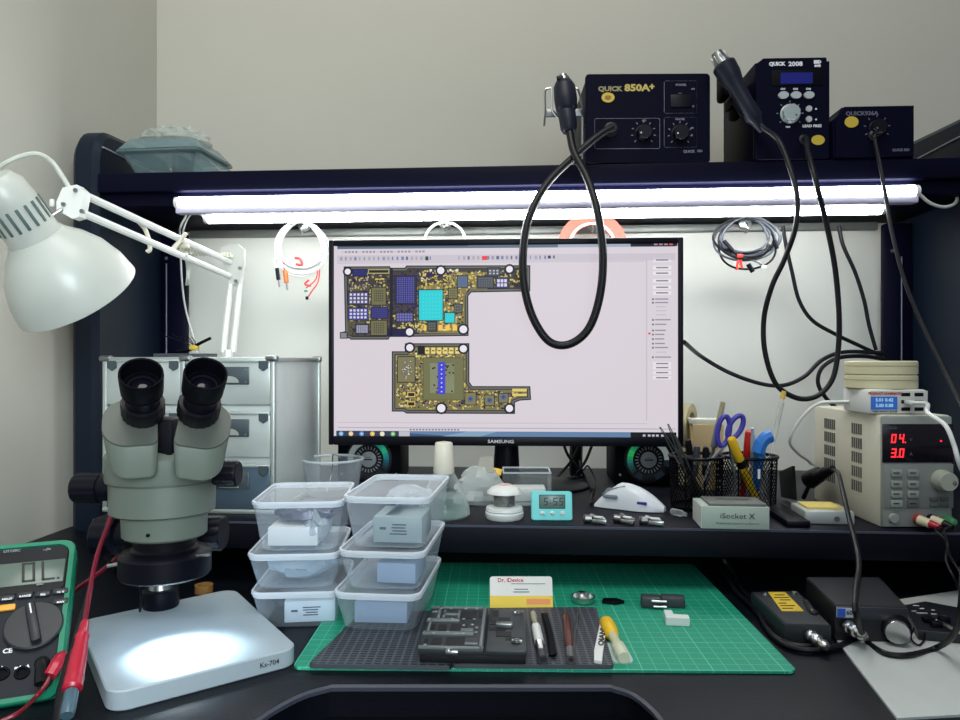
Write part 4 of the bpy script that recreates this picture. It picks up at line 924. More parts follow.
# front cover between the eyepiece housings
obj('front_cover', B(blackm, FS).box((sxx(169), -.020, sz(440)), (.036, .03, .045), .004, M=I4), mic)
obj('cover_screw', B(blackp, FS).cyl((sxx(168), -.038, sz(463)), (sxx(168), -.034, sz(463)), .0028, seg=14), mic)
def pod(base, tip, ctr_px, rot):
    e0, t_ = PD(*base), PD(*tip); a = (t_ - e0).normalized(); Le = (t_ - e0).length
    v = UP - a * UP.dot(a); v = (v + CF * .0 - a * v.dot(a)).normalized(); u = v.cross(a)
    ctr = PD(*ctr_px); ctr = ctr - a * ((ctr - e0).dot(a))
    Mx = Matrix((u, v, a)).transposed().to_4x4(); Mx.translation = ctr
    Mx = Mx @ RZr(rot)
    b = B(greym, Mx); o = []
    for sx_, sy_, rr0, a0 in ((1, 1, .0195, 0), (-1, 1, .0195, 90), (-1, -1, .0205 if rot > 0 else .006, 180), (1, -1, .006 if rot > 0 else .0205, 270)):
        for q in range(9):
            aa = math.radians(a0 + 90 * q / 8); o.append((sx_ * (.0215 - rr0) + rr0 * math.cos(aa), sy_ * (.025 - rr0) + rr0 * math.sin(aa)))
    dn = Mx.to_3x3().inverted() @ (UP * -1)
    b.loft([[Vector((x * .84 + (.002 if rot > 0 else -.002), y * .94, -.0015)) + dn * .0275 for x, y in o], [Vector((x * .87 + (.002 if rot > 0 else -.002), y * .985, -.0015)) + dn * .0245 for x, y in o], [(x, y, -.0015) for x, y in o]]); po = obj('eyepiece_housing', b, mic)
    obj('housing_top', B(greyd, Mx).loft([[(x, y, -.0015) for x, y in o], [(x * .975, y * .975, 0) for x, y in o]]), po)
    M2 = along(e0, a); kn = []; n = 60; b = B(rubber, M2)
    for rr_, zz, g in ((.0165, 0, 0), (.0175, .001, 1), (.0175, .014, 1), (.0165, .0155, 0)): kn.append([(rr_ * (1 - (.045 if g and j % 3 == 0 else 0)) * math.cos(2 * PI * j / n), rr_ * (1 - (.045 if g and j % 3 == 0 else 0)) * math.sin(2 * PI * j / n), zz) for j in range(n)])
    b.loft(kn); eo = obj('eyepiece', b, mic)
    obj('eyepiece_neck', B(blackp, M2).lathe([(.0140, .014), (.0132, .018), (.0132, Le - .026), (.0165, Le - .023)], 40), eo)
    obj('eye_cup', B(blackm, M2).lathe([(.0142, Le - .025), (.0166, Le - .021), (.0172, Le - .003), (.0169, Le), (.0156, Le - .0005), (.0148, Le - .015), (.0125, Le - .0145), (.0120, Le - .017), (.0100, Le - .0175), (.0095, Le - .019)], 44, cap1=False), eo)
    obj('eye_lens', B(mat('lens glass', (12, 12, 22), .12, spec=.35), M2).lathe([(.0100, Le - .019), (.008, Le - .0165), (.004, Le - .0150), (.0001, Le - .0146)], 32), eo)
pod((143.5, 413, .622), (141, 373, .586), (130.5, 428, .618), 2)
pod((198, 413, .622), (206, 373, .586), (204.5, 425, .618), -14)
def hknob(nm, x0, x1, py, rpx, dy, steps, m=blackp):
    b = B(m, FS); n = 48; rings = []
    for t, f, g in steps:
        x = ((x0 + (x1 - x0) * t) - 480) * (.66 + dy) / F + 318 * K; zc = (360 - py) * (.66 + dy) / F; rings.append([(x, dy + rpx * K * f * (1 - (.05 if g and j % 4 < 2 else 0)) * math.cos(2 * PI * j / n), zc + rpx * K * f * (1 - (.05 if g and j % 4 < 2 else 0)) * math.sin(2 * PI * j / n)) for j in range(n)])
    b.loft(rings); obj(nm, b, mic)
kst = ((0, .86, 0), (.04, .96, 0), (.08, 1, 1), (.6, 1, 1), (.62, .86, 0), (1, .86, 0))
hknob('zoom_knob', 75, 118, 488, 15, 0.002, kst); hknob('zoom_knob', 239, 205, 473.5, 13.5, .004, kst)
hknob('focus_knob', 96, 140, 536, 21, .062, ((0, .9, 0), (.04, 1, 1), (.5, 1, 1), (.54, .7, 0), (1, .7, 0))); hknob('focus_knob', 224, 186, 533, 19, .062, ((0, .9, 0), (.04, 1, 1), (.5, 1, 1), (.54, .7, 0), (1, .7, 0)))
obj('focus_arm', B(blackm, FS).box((sxx(160) - .028, .068, sz(526) - .016), (.06, .040, .054), .006).box((sxx(162), .040, sz(498)), (.04, .05, .014), .004), mic)
pole = PZ(158, 608, PTZ); pole = Vector((pole.x, pole.y + .006, PTZ))
obj('pole', B(silver).lathe([(.0078, 0), (.0078, .17)], 28, T(pole)), mic)
obj('pole_cone', B(silver).lathe([(.0125, .016), (.012, .020), (.0095, .030), (.008, .034)], 28, T(pole)), mic)
obj('pole_collar', B(blackp).lathe([(.0175, 0), (.0182, .0015), (.0182, .0175), (.017, .019), (.008, .0195)], 36, T(pole)), mic)
obj('thumb_screw', B(silver, FS).cyl((sxx(203), -.015, sz(551)), (sxx(217), -.018, sz(549)), .0016, seg=10), mic)
obj('thumb_screw', B(silver, FS).cyl((sxx(113), -.01, sz(563)), (sxx(124), -.008, sz(561)), .0016, seg=10), mic)
obj('light_cord', B(blackm).tube([PD(104, 558, .70), PD(118, 568, .70), PD(131, 578, .705), PD(139, 588, .705), PD(141, 602, .70), PZ(140, 611, PTZ + .002)], .0013), mic)
# the spot under the ring light
l = bpy.data.lights.new('ring_light_beam', 'SPOT'); l.energy = 5.5; l.color = (.74, .90, 1); l.spot_size = math.radians(88); l.spot_blend = .9; l.shadow_soft_size = .02
lo = bpy.data.objects.new('ring_light_beam', l); COL.objects.link(lo); src = FS @ Vector((sxx(168), -.005, sz(577))); lo.location = src
lo.rotation_euler = (PZ(182, 652, PTZ) - src).to_track_quat('-Z', 'Y').to_euler()
# ================================================================== MULTIMETER
br = PZ(60, 700, DZ); tr = PD(78, 541, .70)
xd = Vector(((tr - br).y, -(tr - br).x, 0)); W = frame(br, xd, tr - br); MW = W
Hm = (tr - br).length; Wd = .098
mm = thing('multimeter', 'dark digital multimeter in green holster standing tilted at the desk corner', 'multimeter', T((W @ Vector((-Wd / 2, .02, 0))).x, (W @ Vector((-Wd / 2, .02, 0))).y, DZ))
grn = mat('green holster', (8, 118, 88), .45); drk = mat('meter grey', (32, 35, 41), .5, spec=.2, bump=.05, scale=300)
obj('holster', B(grn, W).prism([(x, z) for x, z in rrect(Wd, Hm, .012, cx=-Wd / 2, cy=Hm / 2)], -.018, -.001, FACE, bev=.004), mm)
obj('holster_rim', B(grn, W).loft([[(x, y, z) for x, z in rrect(Wd - 2 * i, Hm - 2 * i, .011, cx=-Wd / 2, cy=Hm / 2)] for i, y in ((.001, 0), (.0005, -.004), (.0015, -.0055), (.0055, -.0055), (.006, 0), (.001, 0))], False, False), mm)
obj('face', B(drk, W).prism(rrect(Wd - .011, Hm - .011, .008, cx=-Wd / 2, cy=Hm / 2), 0, .004, T(0, 0, 0) @ FACE, bev=.0008), mm)
def mp(px, py): return pl(W, px, py, -.004)
a_, d_ = mp(-12, 590), mp(60, 560)
obj('lcd_frame', B(mat('meter frame', (22, 24, 28), .4, spec=.2), W).prism(rrect(.083, d_[1] - a_[1] + .022, .006, cx=-Wd / 2 + .001, cy=(a_[1] + d_[1]) / 2 + .003), .004, .0052, FACE, bev=.0004), mm)
lw_ = .070; sx1 = mp(64, 575)[0]
o_ = obj('lcd', B(mat('meter lcd', (92, 106, 98), .25), W).box((sx1 - lw_ / 2, -.0054, (a_[1] + d_[1]) / 2), (lw_, .001, (d_[1] - a_[1])), .0004), mm)
x, z = mp(22, 584); dg = B(mat('lcd ink dark', (24, 30, 32), .5)).seg7('OL.', .021, W @ T(x, -.0062, z) @ FACE, w=.0105, th=.0022, gap=.005, slant=-.12); obj('digits', dg, o_, ang=None)
b = B(prtg); ftext(b, W, 12, 551, 0, 'UT139C', 3.0, y=-.0056); ftext(b, W, 47, 549.5, 0, '~/=', 3.4, y=-.0056); ftext(b, W, 40, 584, 0, 'auto', 2.4, y=-.0063); obj('lettering', b, mm, ang=None)
for px, py, tx in ((25, 596, 'RANGE'), (43, 594.5, 'REL'), (60.5, 592, 'Hz %'), (60.5, 602, 'MAX'), (7, 599, 'HOLD')):
    x, z = mp(px, py); bo = obj('button', B(mat('key dark', (40, 43, 48), .4), W).box((x, -.0052, z), (.0125, .003, .0055), .0012), mm); b = B(prtw); ftext(b, W, px, py, 0, tx, 2.2, y=-.0069, bold=.0001); obj('legend', b, bo, ang=None)
x, z = mp(7, 608.5); obj('select_button', B(mat('amber key', (222, 160, 60), .45), W).box((x, -.0052, z), (.0135, .003, .0062), .0014), mm, 'amber button')
x, z = mp(34, 627); rd = .0225
dl_ = obj('dial', B(mat('dial dark', (34, 37, 42), .45), W @ T(x, -.004, z) @ FACE).lathe([(rd, 0), (rd, .0035), (rd * .95, .0045), (rd * .6, .0048)], 48), mm)
obj('dial_grip', B(mat('dial dark', (34, 37, 42), .45), W @ T(x, -.004, z) @ FACE).box((0, 0, .0075), (.008, .040, .008), .0025, M=RZr(14)).m(prtw).box((0, .012, .0116), (.0012, .010, .0004), M=RZr(14)), dl_)
b = B(prtw)
for px, py, tx in ((24, 608, 'Hz'), (43, 606, 'mA'), (14, 615, 'V'), (9, 624, 'V'), (6, 633, 'mV'), (58, 621, 'OFF'), (58, 633, 'uA')): ftext(b, W, px, py, 0, tx, 2.6, y=-.0043)
ftext(b, W, 7.5, 651, 0, 'CE', 5, y=-.0043, bold=.0002); ftext(b, W, 2, 668, 0, 'A', 3.2, y=-.0043, bold=.0002); ftext(b, W, 22, 667, 0, 'mA uA', 3.2, y=-.0043, bold=.0002)
obj('lettering', b, mm, ang=None)
x, z = mp(57, 617); obj('sensor', B(mat('sensor pearl', (170, 172, 150), .3), W @ T(x, -.004, z) @ FACE).lathe([(.0042, 0), (.0038, .0012), (.001, .0018)], 20), mm)
for px, py in ((2, 674), (22, 673), (42, 663), (62, 658)):
    x, z = mp(px, py); obj('jack', B(blackm, W @ T(x, -.0038, z) @ FACE).lathe([(.006, 0), (.0055, .0016), (.0035, .0018), (.003, .0006)], 20), mm)
sb_ = W @ Vector((-Wd / 2, .03, Hm * .72)); ft = Vector((sb_.x, sb_.y + .012, DZ + .003)); obj('kick_stand', B(grn).tube([sb_ - (tr - br).normalized() * .0, ft + Vector((0, .03, 0))], .004), mm)
# plugs and leads
redm = mat('lead red', (176, 22, 50), .35, spec=.6); redc = mat('lead red cord', (112, 12, 38), .35, spec=.6)
def MP(px, py, h): x, z = pl(W, px, py, -h); return W @ Vector((x, -h, z))
tl = thing('test_lead', 'red test lead with its long red probe standing between meter and microscope', 'probe', PZ(72, 712, DZ))
P0, P1 = PD(67, 716, .525), PD(85, 622, .60); M = along(P0, P1 - P0); Lp = (P1 - P0).length
obj('probe_grip', B(redm, M).lathe([(.0055, .022), (.0072, .024), (.0068, .030), (.0072, .032), (.0066, .036), (.0066, .042), (.0060, .06), (.0054, Lp * .62), (.0050, Lp * .8), (.0056, Lp * .83), (.0042, Lp * .86), (.0032, Lp)], 24), tl)
obj('probe_tip_cover', B(mat('tip cover', (70, 96, 110), .3), M).lathe([(.0045, 0), (.0052, .004), (.0052, .020), (.004, .0225)], 20), tl)
obj('cord', B(redc).tube([P1 - (P1 - P0).normalized() * .003, PD(90, 590, .63), PD(97, 556, .66), PD(108, 525, .69), PD(118, 500, .715), PD(128, 512, .735), PD(126, 545, .74), PD(112, 562, .74), PD(92, 578, .74), PD(78, 588, .745), PD(66, 600, .75)], .0021), tl)
bl = thing('test_lead', 'black test lead with its probe beside the red one', 'probe', PZ(58, 716, DZ))
P0, P1 = PD(60, 724, .535), PD(70, 655, .58); M = along(P0, P1 - P0); Lp = (P1 - P0).length
obj('probe_grip', B(rubber, M).lathe([(.0055, 0), (.0062, .004), (.0058, .03), (.0050, Lp * .6), (.0030, Lp)], 20), bl)
obj('cord', B(rubber).tube([P1, PD(83, 610, .63), PD(92, 578, .665), PD(102, 540, .70), PD(113, 505, .725), PD(121, 505, .75), PD(118, 545, .76)], .0018), bl)
t = thing('lead_plug', 'red angled plug in the rightmost meter jack', 'plug', MP(62, 658, .004))
obj('plug_body', B(redm).tube([MP(62, 657, .004), MP(61, 658, .016), MP(57, 664, .022), MP(50, 676, .022)], .0052), t)
obj('cord', B(mat('lead red dark', (120, 24, 40), .4)).tube([MP(51, 674, .022), MP(44, 687, .022), MP(34, 699, .02), PD(20, 712, .53), PD(0, 722, .52)], .0018), t)
t = thing('lead_plug', 'black plug standing in the meter jack beside the red one', 'plug', MP(42, 663, .004))
obj('plug_body', B(rubber).tube([MP(42, 662, .004), MP(42, 663, .016), MP(41.5, 668, .021), MP(41, 684, .021)], .0048), t)
# ================================================================== FOOD BOXES
fr1 = clear('box plastic', (222, 236, 250), .11, .2, .40); fr2 = clear('lid plastic', (230, 238, 246), .15, .25, .34); fr3 = clear('rim plastic', (232, 240, 248), .58, .3, .4)
def rr3(w, h, r, z, dx=0, dy=0): return [(x + dx, y + dy, z) for x, y in rrect(w, h, r)]
def foodbox(W, w, l, h, label):
    """origin bottom centre"""
    t = thing('food_container', label, 'container', W, 'stacked clear takeaway boxes')
    bt = .84; r = .011
    obj('tub', B(fr1, W).loft([rr3(w * bt - .006, l * bt - .006, r, 0), rr3(w * bt, l * bt, r, .003), rr3(w * .965, l * .975, r, h - .006)], True, False), t)
    obj('tub_rim', B(fr3, W).loft([rr3(w * a, l * (1 - (1 - a) * w / l), r + .002, z) for a, z in ((.965, h - .0055), (.99, h - .0055), (.99, h - .003), (.965, h - .003), (.965, h - .0055))], False, False), t)
    lid = obj('lid', B(fr2, W).loft([rr3(w * .90, l * .93, r, h - .0022), rr3(w * .94, l * .955, r, h - .0008)], True, False), t)
    obj('lid_rim', B(fr3, W).loft([rr3(w * a, l * (1 - (1 - a) * w / l), r + .002, z) for a, z in ((.965, h - .0026), (1.01, h - .0026), (1.016, h - .001), (1.01, h + .0008), (.965, h + .0008), (.965, h - .0026))], False, False), lid)
    return t
boxw = mat('component box white', (206, 224, 240), .5); boxb = mat('component box blue', (146, 170, 200), .5); bagd = mat('antistatic grey', (86, 92, 116), .28, metal=.45, bump=.3, scale=60); bagb = clear('clear bag film', (200, 214, 226), .45, .12, .4)
def content_box(W, cx, cy, z, w, d, h, rot, label, m=boxw, side=True, printed=True):
    M = W @ T(cx, cy, z) @ RZr(rot)
    t = thing('component_box', label, 'small box', M)
    obj('carton', B(m, M).box((0, 0, h / 2), (w, d, h), .0008), t)
    if printed:
        b = B(mat('label ink', (60, 70, 92), .6), M @ T(0, -d / 2 - .0004, 0) @ FACE); rn = random.Random(len(label))
        for k in range(4): b.box((w * .02 + (k % 2) * .001, h * (.34 + .12 * k), 0), (w * rn.uniform(.2, .36), h * .05, .0003))
        b.box((-w * .30, h * .55, 0), (w * .13, h * .10, .0003)); obj('print', b, t)
    return t
def bag(W, cx, cy, z, w, d, h, seed, label, m=bagd):
    rn = random.Random(seed); M = W @ T(cx, cy, z); rings = []
    for k in range(6):
        s_ = k / 5; f_ = math.sin(PI * (.12 + .76 * s_)) ** .5
        rings.append([(w / 2 * f_ * (1 + rn.uniform(-.12, .12)) * math.cos(2 * PI * j / 20), d / 2 * f_ * (1 + rn.uniform(-.12, .12)) * math.sin(2 * PI * j / 20), h * s_ * (1 + rn.uniform(-.2, .2) * (0 < k)) ) for j in range(20)])
    return obj('parts_pouch', B(m, M).loft(rings), None, label, 'pouch', ang=20)
# right stack
rot = -2.0; w_, l_ = .088, .143
fc = PD(386, 600, .708); ex = RZr(rot).to_3x3() @ Vector((0, 1, 0))
def baseat(fc, z, l, dx=0): p = Vector((fc.x, fc.y, z)) + ex * (l / 2) + CR * dx; return T(p) @ RZr(rot)

names = ('lowest', 'middle', 'topmost'); hs = (.040, .040, .052)
MT = .003 + .004
z = DZ + MT
for k in range(3):
    W = baseat(fc, z, l_, (-.0105, -.006, -.001)[k]); h = hs[k]
    foodbox(W, w_, l_, h, 'clear lidded food box, %s of the front stack on the cutting mat' % names[k])
    if k == 0: content_box(W, -.002, -.022, .0035, .054, .05, .021, 3, 'blue grey carton inside the lowest box of the front stack', boxb, printed=False); bag(W, .004, .02, .0035, .06, .04, .034, 21, 'crumpled grey pouch inside the lowest box of the front stack')
    if k == 1: content_box(W, .012, -.024, .0035, .040, .05, .020, -2, 'pale carton inside the middle box of the front stack', boxb, printed=False); bag(W, -.010, -.01, .025, .05, .04, .008, 22, 'dark flat pouch inside the middle box of the front stack', mat('pouch dark', (30, 32, 46), .3))
    if k == 2:
        content_box(W, .008, -.024, .0035, .050, .055, .026, 0, 'printed carton inside the topmost box of the front stack', mat('carton grey', (150, 168, 172), .5))
        b = B(mat('blue card', (84, 104, 134), .35), W).box((0, 0, 0), (.048, .07, .0012), M=T(-.012, -.008, .024) @ RY(-40)); obj('blue_card', b, None, 'blue grey card leaning inside the topmost box of the front stack', 'card')
        bag(W, .008, .012, .031, .05, .05, .016, 24, 'clear pouch above the printed carton in the front stack', bagb)
    z += h + .0015
# left stack
rot = 8.0; w_, l_ = .094, .122
ex = RZr(rot).to_3x3() @ Vector((0, 1, 0)); fc = PD(294, 600, .738)
hs = (.039, .0375, .052); z = DZ
for k in range(3):
    W = baseat(fc, z, l_, (.002, -.0015, .0025)[k]); h = hs[k]
    foodbox(W, w_, l_, h, 'clear lidded food box, %s of the stack beside the microscope plate' % names[k])
    if k == 0: content_box(W, .010, -.020, .0035, .052, .05, .022, 3, 'printed carton inside the lowest box beside the microscope', boxw); bag(W, -.02, .012, .0035, .04, .05, .024, 25, 'dark pouch inside the lowest box beside the microscope', mat('pouch navy', (44, 52, 84), .3)); bag(W, .006, -.012, .0265, .06, .05, .007, 31, 'flat clear pouch on the carton in the lowest box', bagb)
    if k == 1: bag(W, .0, -.006, .0035, .072, .075, .026, 26, 'crumpled clear bag filling the middle box beside the microscope', clear('bag blue', (186, 208, 228), .55, .15, .3))
    if k == 2:
        content_box(W, -.006, -.018, .0035, .052, .05, .019, -3, 'plain white carton inside the topmost box beside the microscope', mat('carton white', (222, 228, 232), .5), printed=False)
        bag(W, .002, .0, .0235, .07, .07, .016, 27, 'grey antistatic pouch under the lid of the topmost box beside the microscope'); bag(W, .014, -.015, .004, .03, .06, .03, 28, 'clear bag beside the white carton in the topmost box', bagb)
    z += h + .0015
# ================================================================== CUTTING MAT, SLOTTED MAT
mz = DZ + .003
f0, f1 = PZ(292, 667, mz), PZ(798, 671, mz); xm = (f1 - f0).normalized(); Wmat = frame(Vector((f0.x, f0.y, DZ)), xm, UP); mw = (f1 - f0).length; md = .335
gm = grid_mat('cutting mat green', (16, 146, 114), (84, 188, 160), (.0125, .0125), .0006, .0625, .55)
gm2 = mat('mat edge', (16, 110, 96), .6)
t = obj('cutting_mat', B(gm, Wmat).prism(roundpoly([(0, 0), (mw, 0), (mw, md), (0, md)], .008), 0, .003, bev=.0004), None, 'large green gridded cutting mat on the desk partly under the riser', 'mat', origin=Wmat)
slot = bpy.data.materials.new('slotted silicone'); slot.use_nodes = True; nt = slot.node_tree; p = nt.nodes['Principled BSDF']
tc = nt.nodes.new('ShaderNodeTexCoord'); br_ = nt.nodes.new('ShaderNodeTexBrick'); br_.inputs['Scale'].default_value = 1; br_.offset = 0.0
br_.inputs['Brick Width'].default_value = .0082; br_.inputs['Row Height'].default_value = .0052; br_.inputs['Mortar Size'].default_value = .0013; br_.inputs['Mortar Smooth'].default_value = .1
br_.inputs['Color1'].default_value = rgb(12, 13, 19); br_.inputs['Color2'].default_value = rgb(20, 21, 28); br_.inputs['Mortar'].default_value = rgb(72, 78, 86)
mpn = nt.nodes.new('ShaderNodeMapping'); mpn.inputs['Rotation'].default_value = (0, 0, 0)
nt.links.new(tc.outputs['Object'], mpn.inputs[0]); nt.links.new(mpn.outputs[0], br_.inputs['Vector']); nt.links.new(br_.outputs['Color'], p.inputs['Base Color']); p.inputs['Roughness'].default_value = .5
bpn = nt.nodes.new('ShaderNodeBump'); bpn.inputs['Distance'].default_value = .002; bpn.invert = False; nt.links.new(br_.outputs['Fac'], bpn.inputs['Height']); nt.links.new(bpn.outputs['Normal'], p.inputs['Normal'])
def flatp(pxs, z): return [tuple(PZ(x, y, z).xy) for x, y in pxs]
sm0, sm1 = DZ + .003, DZ + .007
def slab(pxs, z0, z1, nm, lab, cat, m=slot, r=.004):
    pts = [PZ(x, y, z1) for x, y in pxs]; e = (pts[1] - pts[0]); Wx = frame(Vector((pts[0].x, pts[0].y, z0)), e, UP); inv = Wx.inverted()
    loc = [tuple((inv @ Vector((q.x, q.y, z0))).xy) for q in pts]
    b = B(m, Wx).prism(roundpoly(loc, r), 0, z1 - z0); return obj(nm, b, None, lab, cat, origin=Wx), Wx
slab(((452, 664), (614, 665), (596, 607), (462, 608)), sm0, sm1, 'slotted_mat', 'black slotted silicone mat under the jig and hand tools', 'mat')
slab(((308, 664), (451, 666), (461, 611), (362, 611)), sm0, sm1, 'slotted_mat', 'black slotted silicone mat under the front stack of food boxes', 'mat')
# ================================================================== PCB JIG
z0 = sm1; zt = z0 + .013
jg = [PZ(x, y, zt) for x, y in ((418, 649), (527, 651), (519, 608), (436, 608))]
Wj = frame(Vector((jg[0].x, jg[0].y, z0)), jg[1] - jg[0], UP); jw = (jg[1] - jg[0]).length; jd = (Wj.inverted() @ jg[3]).y
t = thing('circuit_board_jig', 'black metal circuit board clamping jig with clamps on the slotted mat', 'jig', T((jg[0] + jg[2]) / 2 - Vector((0, 0, zt - z0))))
jm = mat('jig black', (50, 56, 60), .42, metal=.2); jh = mat('jig hollow', (10, 11, 15), .6); jl = mat('jig edge', (160, 170, 172), .4, metal=.3); jr = mat('jig rail', (116, 124, 126), .42, metal=.2)
obj('base', B(jh, Wj).box((jw / 2, jd * .5, .004), (jw * .98, jd * .96, .008), .001), t)
sp_ = jw * .60
def pxj(px, py): x, y = pt(Wj, px, py, .013); return x, y
lf = B(jm, Wj).box((sp_ / 2, jd / 2, .0105), (sp_, jd, .005), .0008); o_l = obj('left_block', lf, t)
rt = B(jm, Wj).box((sp_ + (jw - sp_) / 2 + .001, jd / 2 - .001, .0105), (jw - sp_ - .003, jd, .005), .0008); o_r = obj('right_block', rt, t)
b = B(jr, Wj)
for (x0, y0, x1, y1) in ((0, 0, sp_, .004), (0, jd - .003, sp_, jd), (0, jd * .30, sp_ * .82, jd * .36), (0, jd * .62, sp_ * .55, jd * .68), (sp_ * .15, jd * .66, sp_ * .20, jd), (sp_ * .93, 0, sp_ * .98, jd), (sp_ * .05, jd * .33, sp_ * .09, jd * .66)): b.box(((x0 + x1) / 2, (y0 + y1) / 2, .0140), (x1 - x0, y1 - y0, .0022), .0004)
obj('rail', b, o_l)
b = B(jr, Wj)
for x0, y0, x1, y1 in ((.04, .86, .14, .90), (.24, .80, .50, .84), (.24, .74, .28, .92), (.50, .74, .54, .92), (.60, .40, .80, .46), (.70, .10, .90, .14)): b.box((sp_ * (x0 + x1) / 2, jd * (y0 + y1) / 2, .0136), (sp_ * (x1 - x0), jd * (y1 - y0), .0014), .0003)
obj('stop_bar', b, o_l)
b = B(jh, Wj)
for x0, x1, y0, y1 in ((.06, .12, .10, .22), (.18, .33, .10, .24), (.40, .70, .08, .26), (.74, .84, .08, .16), (.10, .17, .44, .56), (.22, .36, .42, .56), (.42, .70, .40, .58), (.55, .82, .72, .90), (.86, .93, .76, .90)): b.box((sp_ * (x0 + x1) / 2, jd * (y0 + y1) / 2, .01315), (sp_ * (x1 - x0), jd * (y1 - y0), .0006))
obj('recess', b, o_l)
b = B(jl, Wj)
for x, y in ((.2, .93), (.36, .93), (.62, .93), (.82, .93), (.05, .64), (.42, .66), (.62, .66), (.8, .66), (.18, .30), (.40, .34), (.66, .30), (.86, .34), (.78, .52), (.64, .50), (.1, .04), (.86, .45)): b.lathe([(.0015, 0), (.0015, .0006)], 10, T(sp_ * x, jd * y, .0150))
obj('rivet', b, o_l)
b = B(jh, Wj)
rx0, rw_ = sp_ + .002, jw - sp_ - .004
for x0, x1, y0, y1 in ((.10, .28, .80, .95), (.28, .62, .62, .76), (.24, .66, .30, .42), (.05, .5, .44, .50), (.5, .95, .22, .28), (.06, .22, .58, .68)): b.box((rx0 + rw_ * (x0 + x1) / 2, jd * (y0 + y1) / 2, .01315), (rw_ * (x1 - x0), jd * (y1 - y0), .0006))
obj('recess', b, o_r)
obj('carriage', B(steel, Wj).box((rx0 + rw_ * .46, jd * .52, .0155), (rw_ * .46, .008, .005), .001), o_r)
for x, y, a in ((.86, .86, 20), (.80, .16, -10)): obj('clamp', B(silver, Wj).box((0, 0, 0), (.010, .003, .003), .0008, M=T(rx0 + rw_ * x, jd * y, .0150) @ RZr(a)).lathe([(.003, -.0008), (.003, .0015)], 12, T(rx0 + rw_ * x, jd * y, .0150)), o_r)
obj('clamp', B(silver, Wj).box((sp_ * .52, -.002, .011), (.012, .004, .004), .001).lathe([(.0035, 0), (.003, .002)], 12, T(sp_ * .47, -.001, .013)), t)
# ================================================================== BUSINESS CARD
c0, c1 = PZ(490, 609, sm0), PZ(553, 609, sm0); tl_ = PD(491, 579, .815)
Wb = frame((c0 + c1) / 2, c1 - c0, Vector((0, .35, 1))); cwid = (c1 - c0).length; chi = .0345
t = thing('business_card', 'white and yellow business card propped up on the cutting mat behind the jig', 'card', T((c0 + c1) / 2))
obj('card', B(mat('card white', (232, 232, 226), .5), Wb).prism(roundpoly([(-cwid / 2, 0), (cwid / 2, 0), (cwid / 2, chi), (-cwid / 2, chi)], .003), 0, .0008, FACE), t)
obj('yellow_band', B(mat('card yellow', (240, 205, 60), .5), Wb).box((0, -.0009, chi * .20), (cwid, .0003, chi * .40)), t)
obj('orange_band', B(mat('card orange', (240, 150, 80), .5), Wb).box((cwid * .27, -.0012, chi * .22), (cwid * .38, .0003, chi * .17)), t)
b = B(mat('card red print', (190, 40, 40), .5)); b.text('Dr. iDevice', .0062, Wb @ T(-cwid * .17, -.0011, chi * .88) @ FACE, bold=.00015); obj('name_print', b, t, ang=None)
b = B(prtg, Wb)
b.text('Phone repair - logic board repair', .0026, T(.006, -.0011, chi * .76) @ FACE); b.text('Kuala', .003, T(0, -.0011, chi * .60) @ FACE); b.text('Lumpur', .003, T(0, -.0011, chi * .51) @ FACE)
t_p = b
obj('small_print', B(prtg, Wb).box((.008, -.0011, chi * .77), (cwid * .55, .0002, .0008)).box((.0, -.0011, chi * .60), (cwid * .22, .0002, .0010)).box((.0, -.0011, chi * .52), (cwid * .26, .0002, .0010)), t)
obj('easel_flap', B(mat('card white', (232, 232, 226)), Wb).add([(-.01, .0004, chi * .9), (.01, .0004, chi * .9), (.012, .016, .006), (-.012, .016, .006)], [(0, 1, 2, 3)]), t)
# ================================================================== HAND TOOLS ON THE MAT
def stick(name, a, c, prof, m, label, cat, h=None, parts=(), z=sm1):
    """tool lying from pixel a to pixel c; prof is radius against 0..1"""
    R = max(r for _, r in prof); p0, p1 = PZ(*a, z + R), PZ(*c, z + R); Lk = (p1 - p0).length; M = along(p0, p1 - p0)
    t = thing(name, label, cat, T(p0.x, p0.y, z))
    segs = [('handle', prof, m)] + list(parts)
    for nm, pr, mm_ in segs: obj(nm, B(mm_, M).lathe([(r, s_ * Lk) for s_, r in pr], 20), t)
    return t, M, Lk
stick('craft_knife', (543, 660), (533, 613), ((0, .0028), (.02, .0036), (.30, .0036), (.31, .0042), (.70, .0042), (.72, .003), (.9, .0036), (1, .0026)), silver, 'white and silver pen knife lying right of the jig', 'knife', parts=(('sleeve', ((.33, .0046), (.66, .0046)), white), ('cap', ((.0, .0042), (.14, .0042)), dgrey)))
stick('screwdriver', (571, 660), (566, 614), ((0, .0022), (.02, .0036), (.16, .0036), (.20, .0026), (.26, .0026), (.32, .0042), (.9, .0036), (1, .002)), mat('brown handle', (88, 44, 36), .4), 'brown handled screwdriver lying on the slotted mat', 'screwdriver', parts=(('collar', ((.0, .0040), (.20, .0040)), steel),))
def flat_tool(name, pxs, th, m, label, cat, z=sm1, parts=()):
    z1_ = z + th; P_ = [PZ(x, y, z1_) for x, y in pxs]; b = B(m); b.prism([(p.x, p.y) for p in P_], z, z1_, bev=th * .25); return obj(name, b, None, label, cat)
t = thing('tweezers', 'black flat tweezers lying beside the pen knife', 'tweezers', PZ(548, 640, sm1))
for dx, dz in ((0, 0), (2, .003)):
    P_ = [PZ(x + dx, y, sm1 + .003 + dz) for x, y in ((541, 612), (545.5, 612), (551, 632), (555, 652), (549, 654), (546, 633))]; obj('arm', B(blackm).prism([(p.x, p.y) for p in P_], sm1 + dz, sm1 + dz + .002), t)
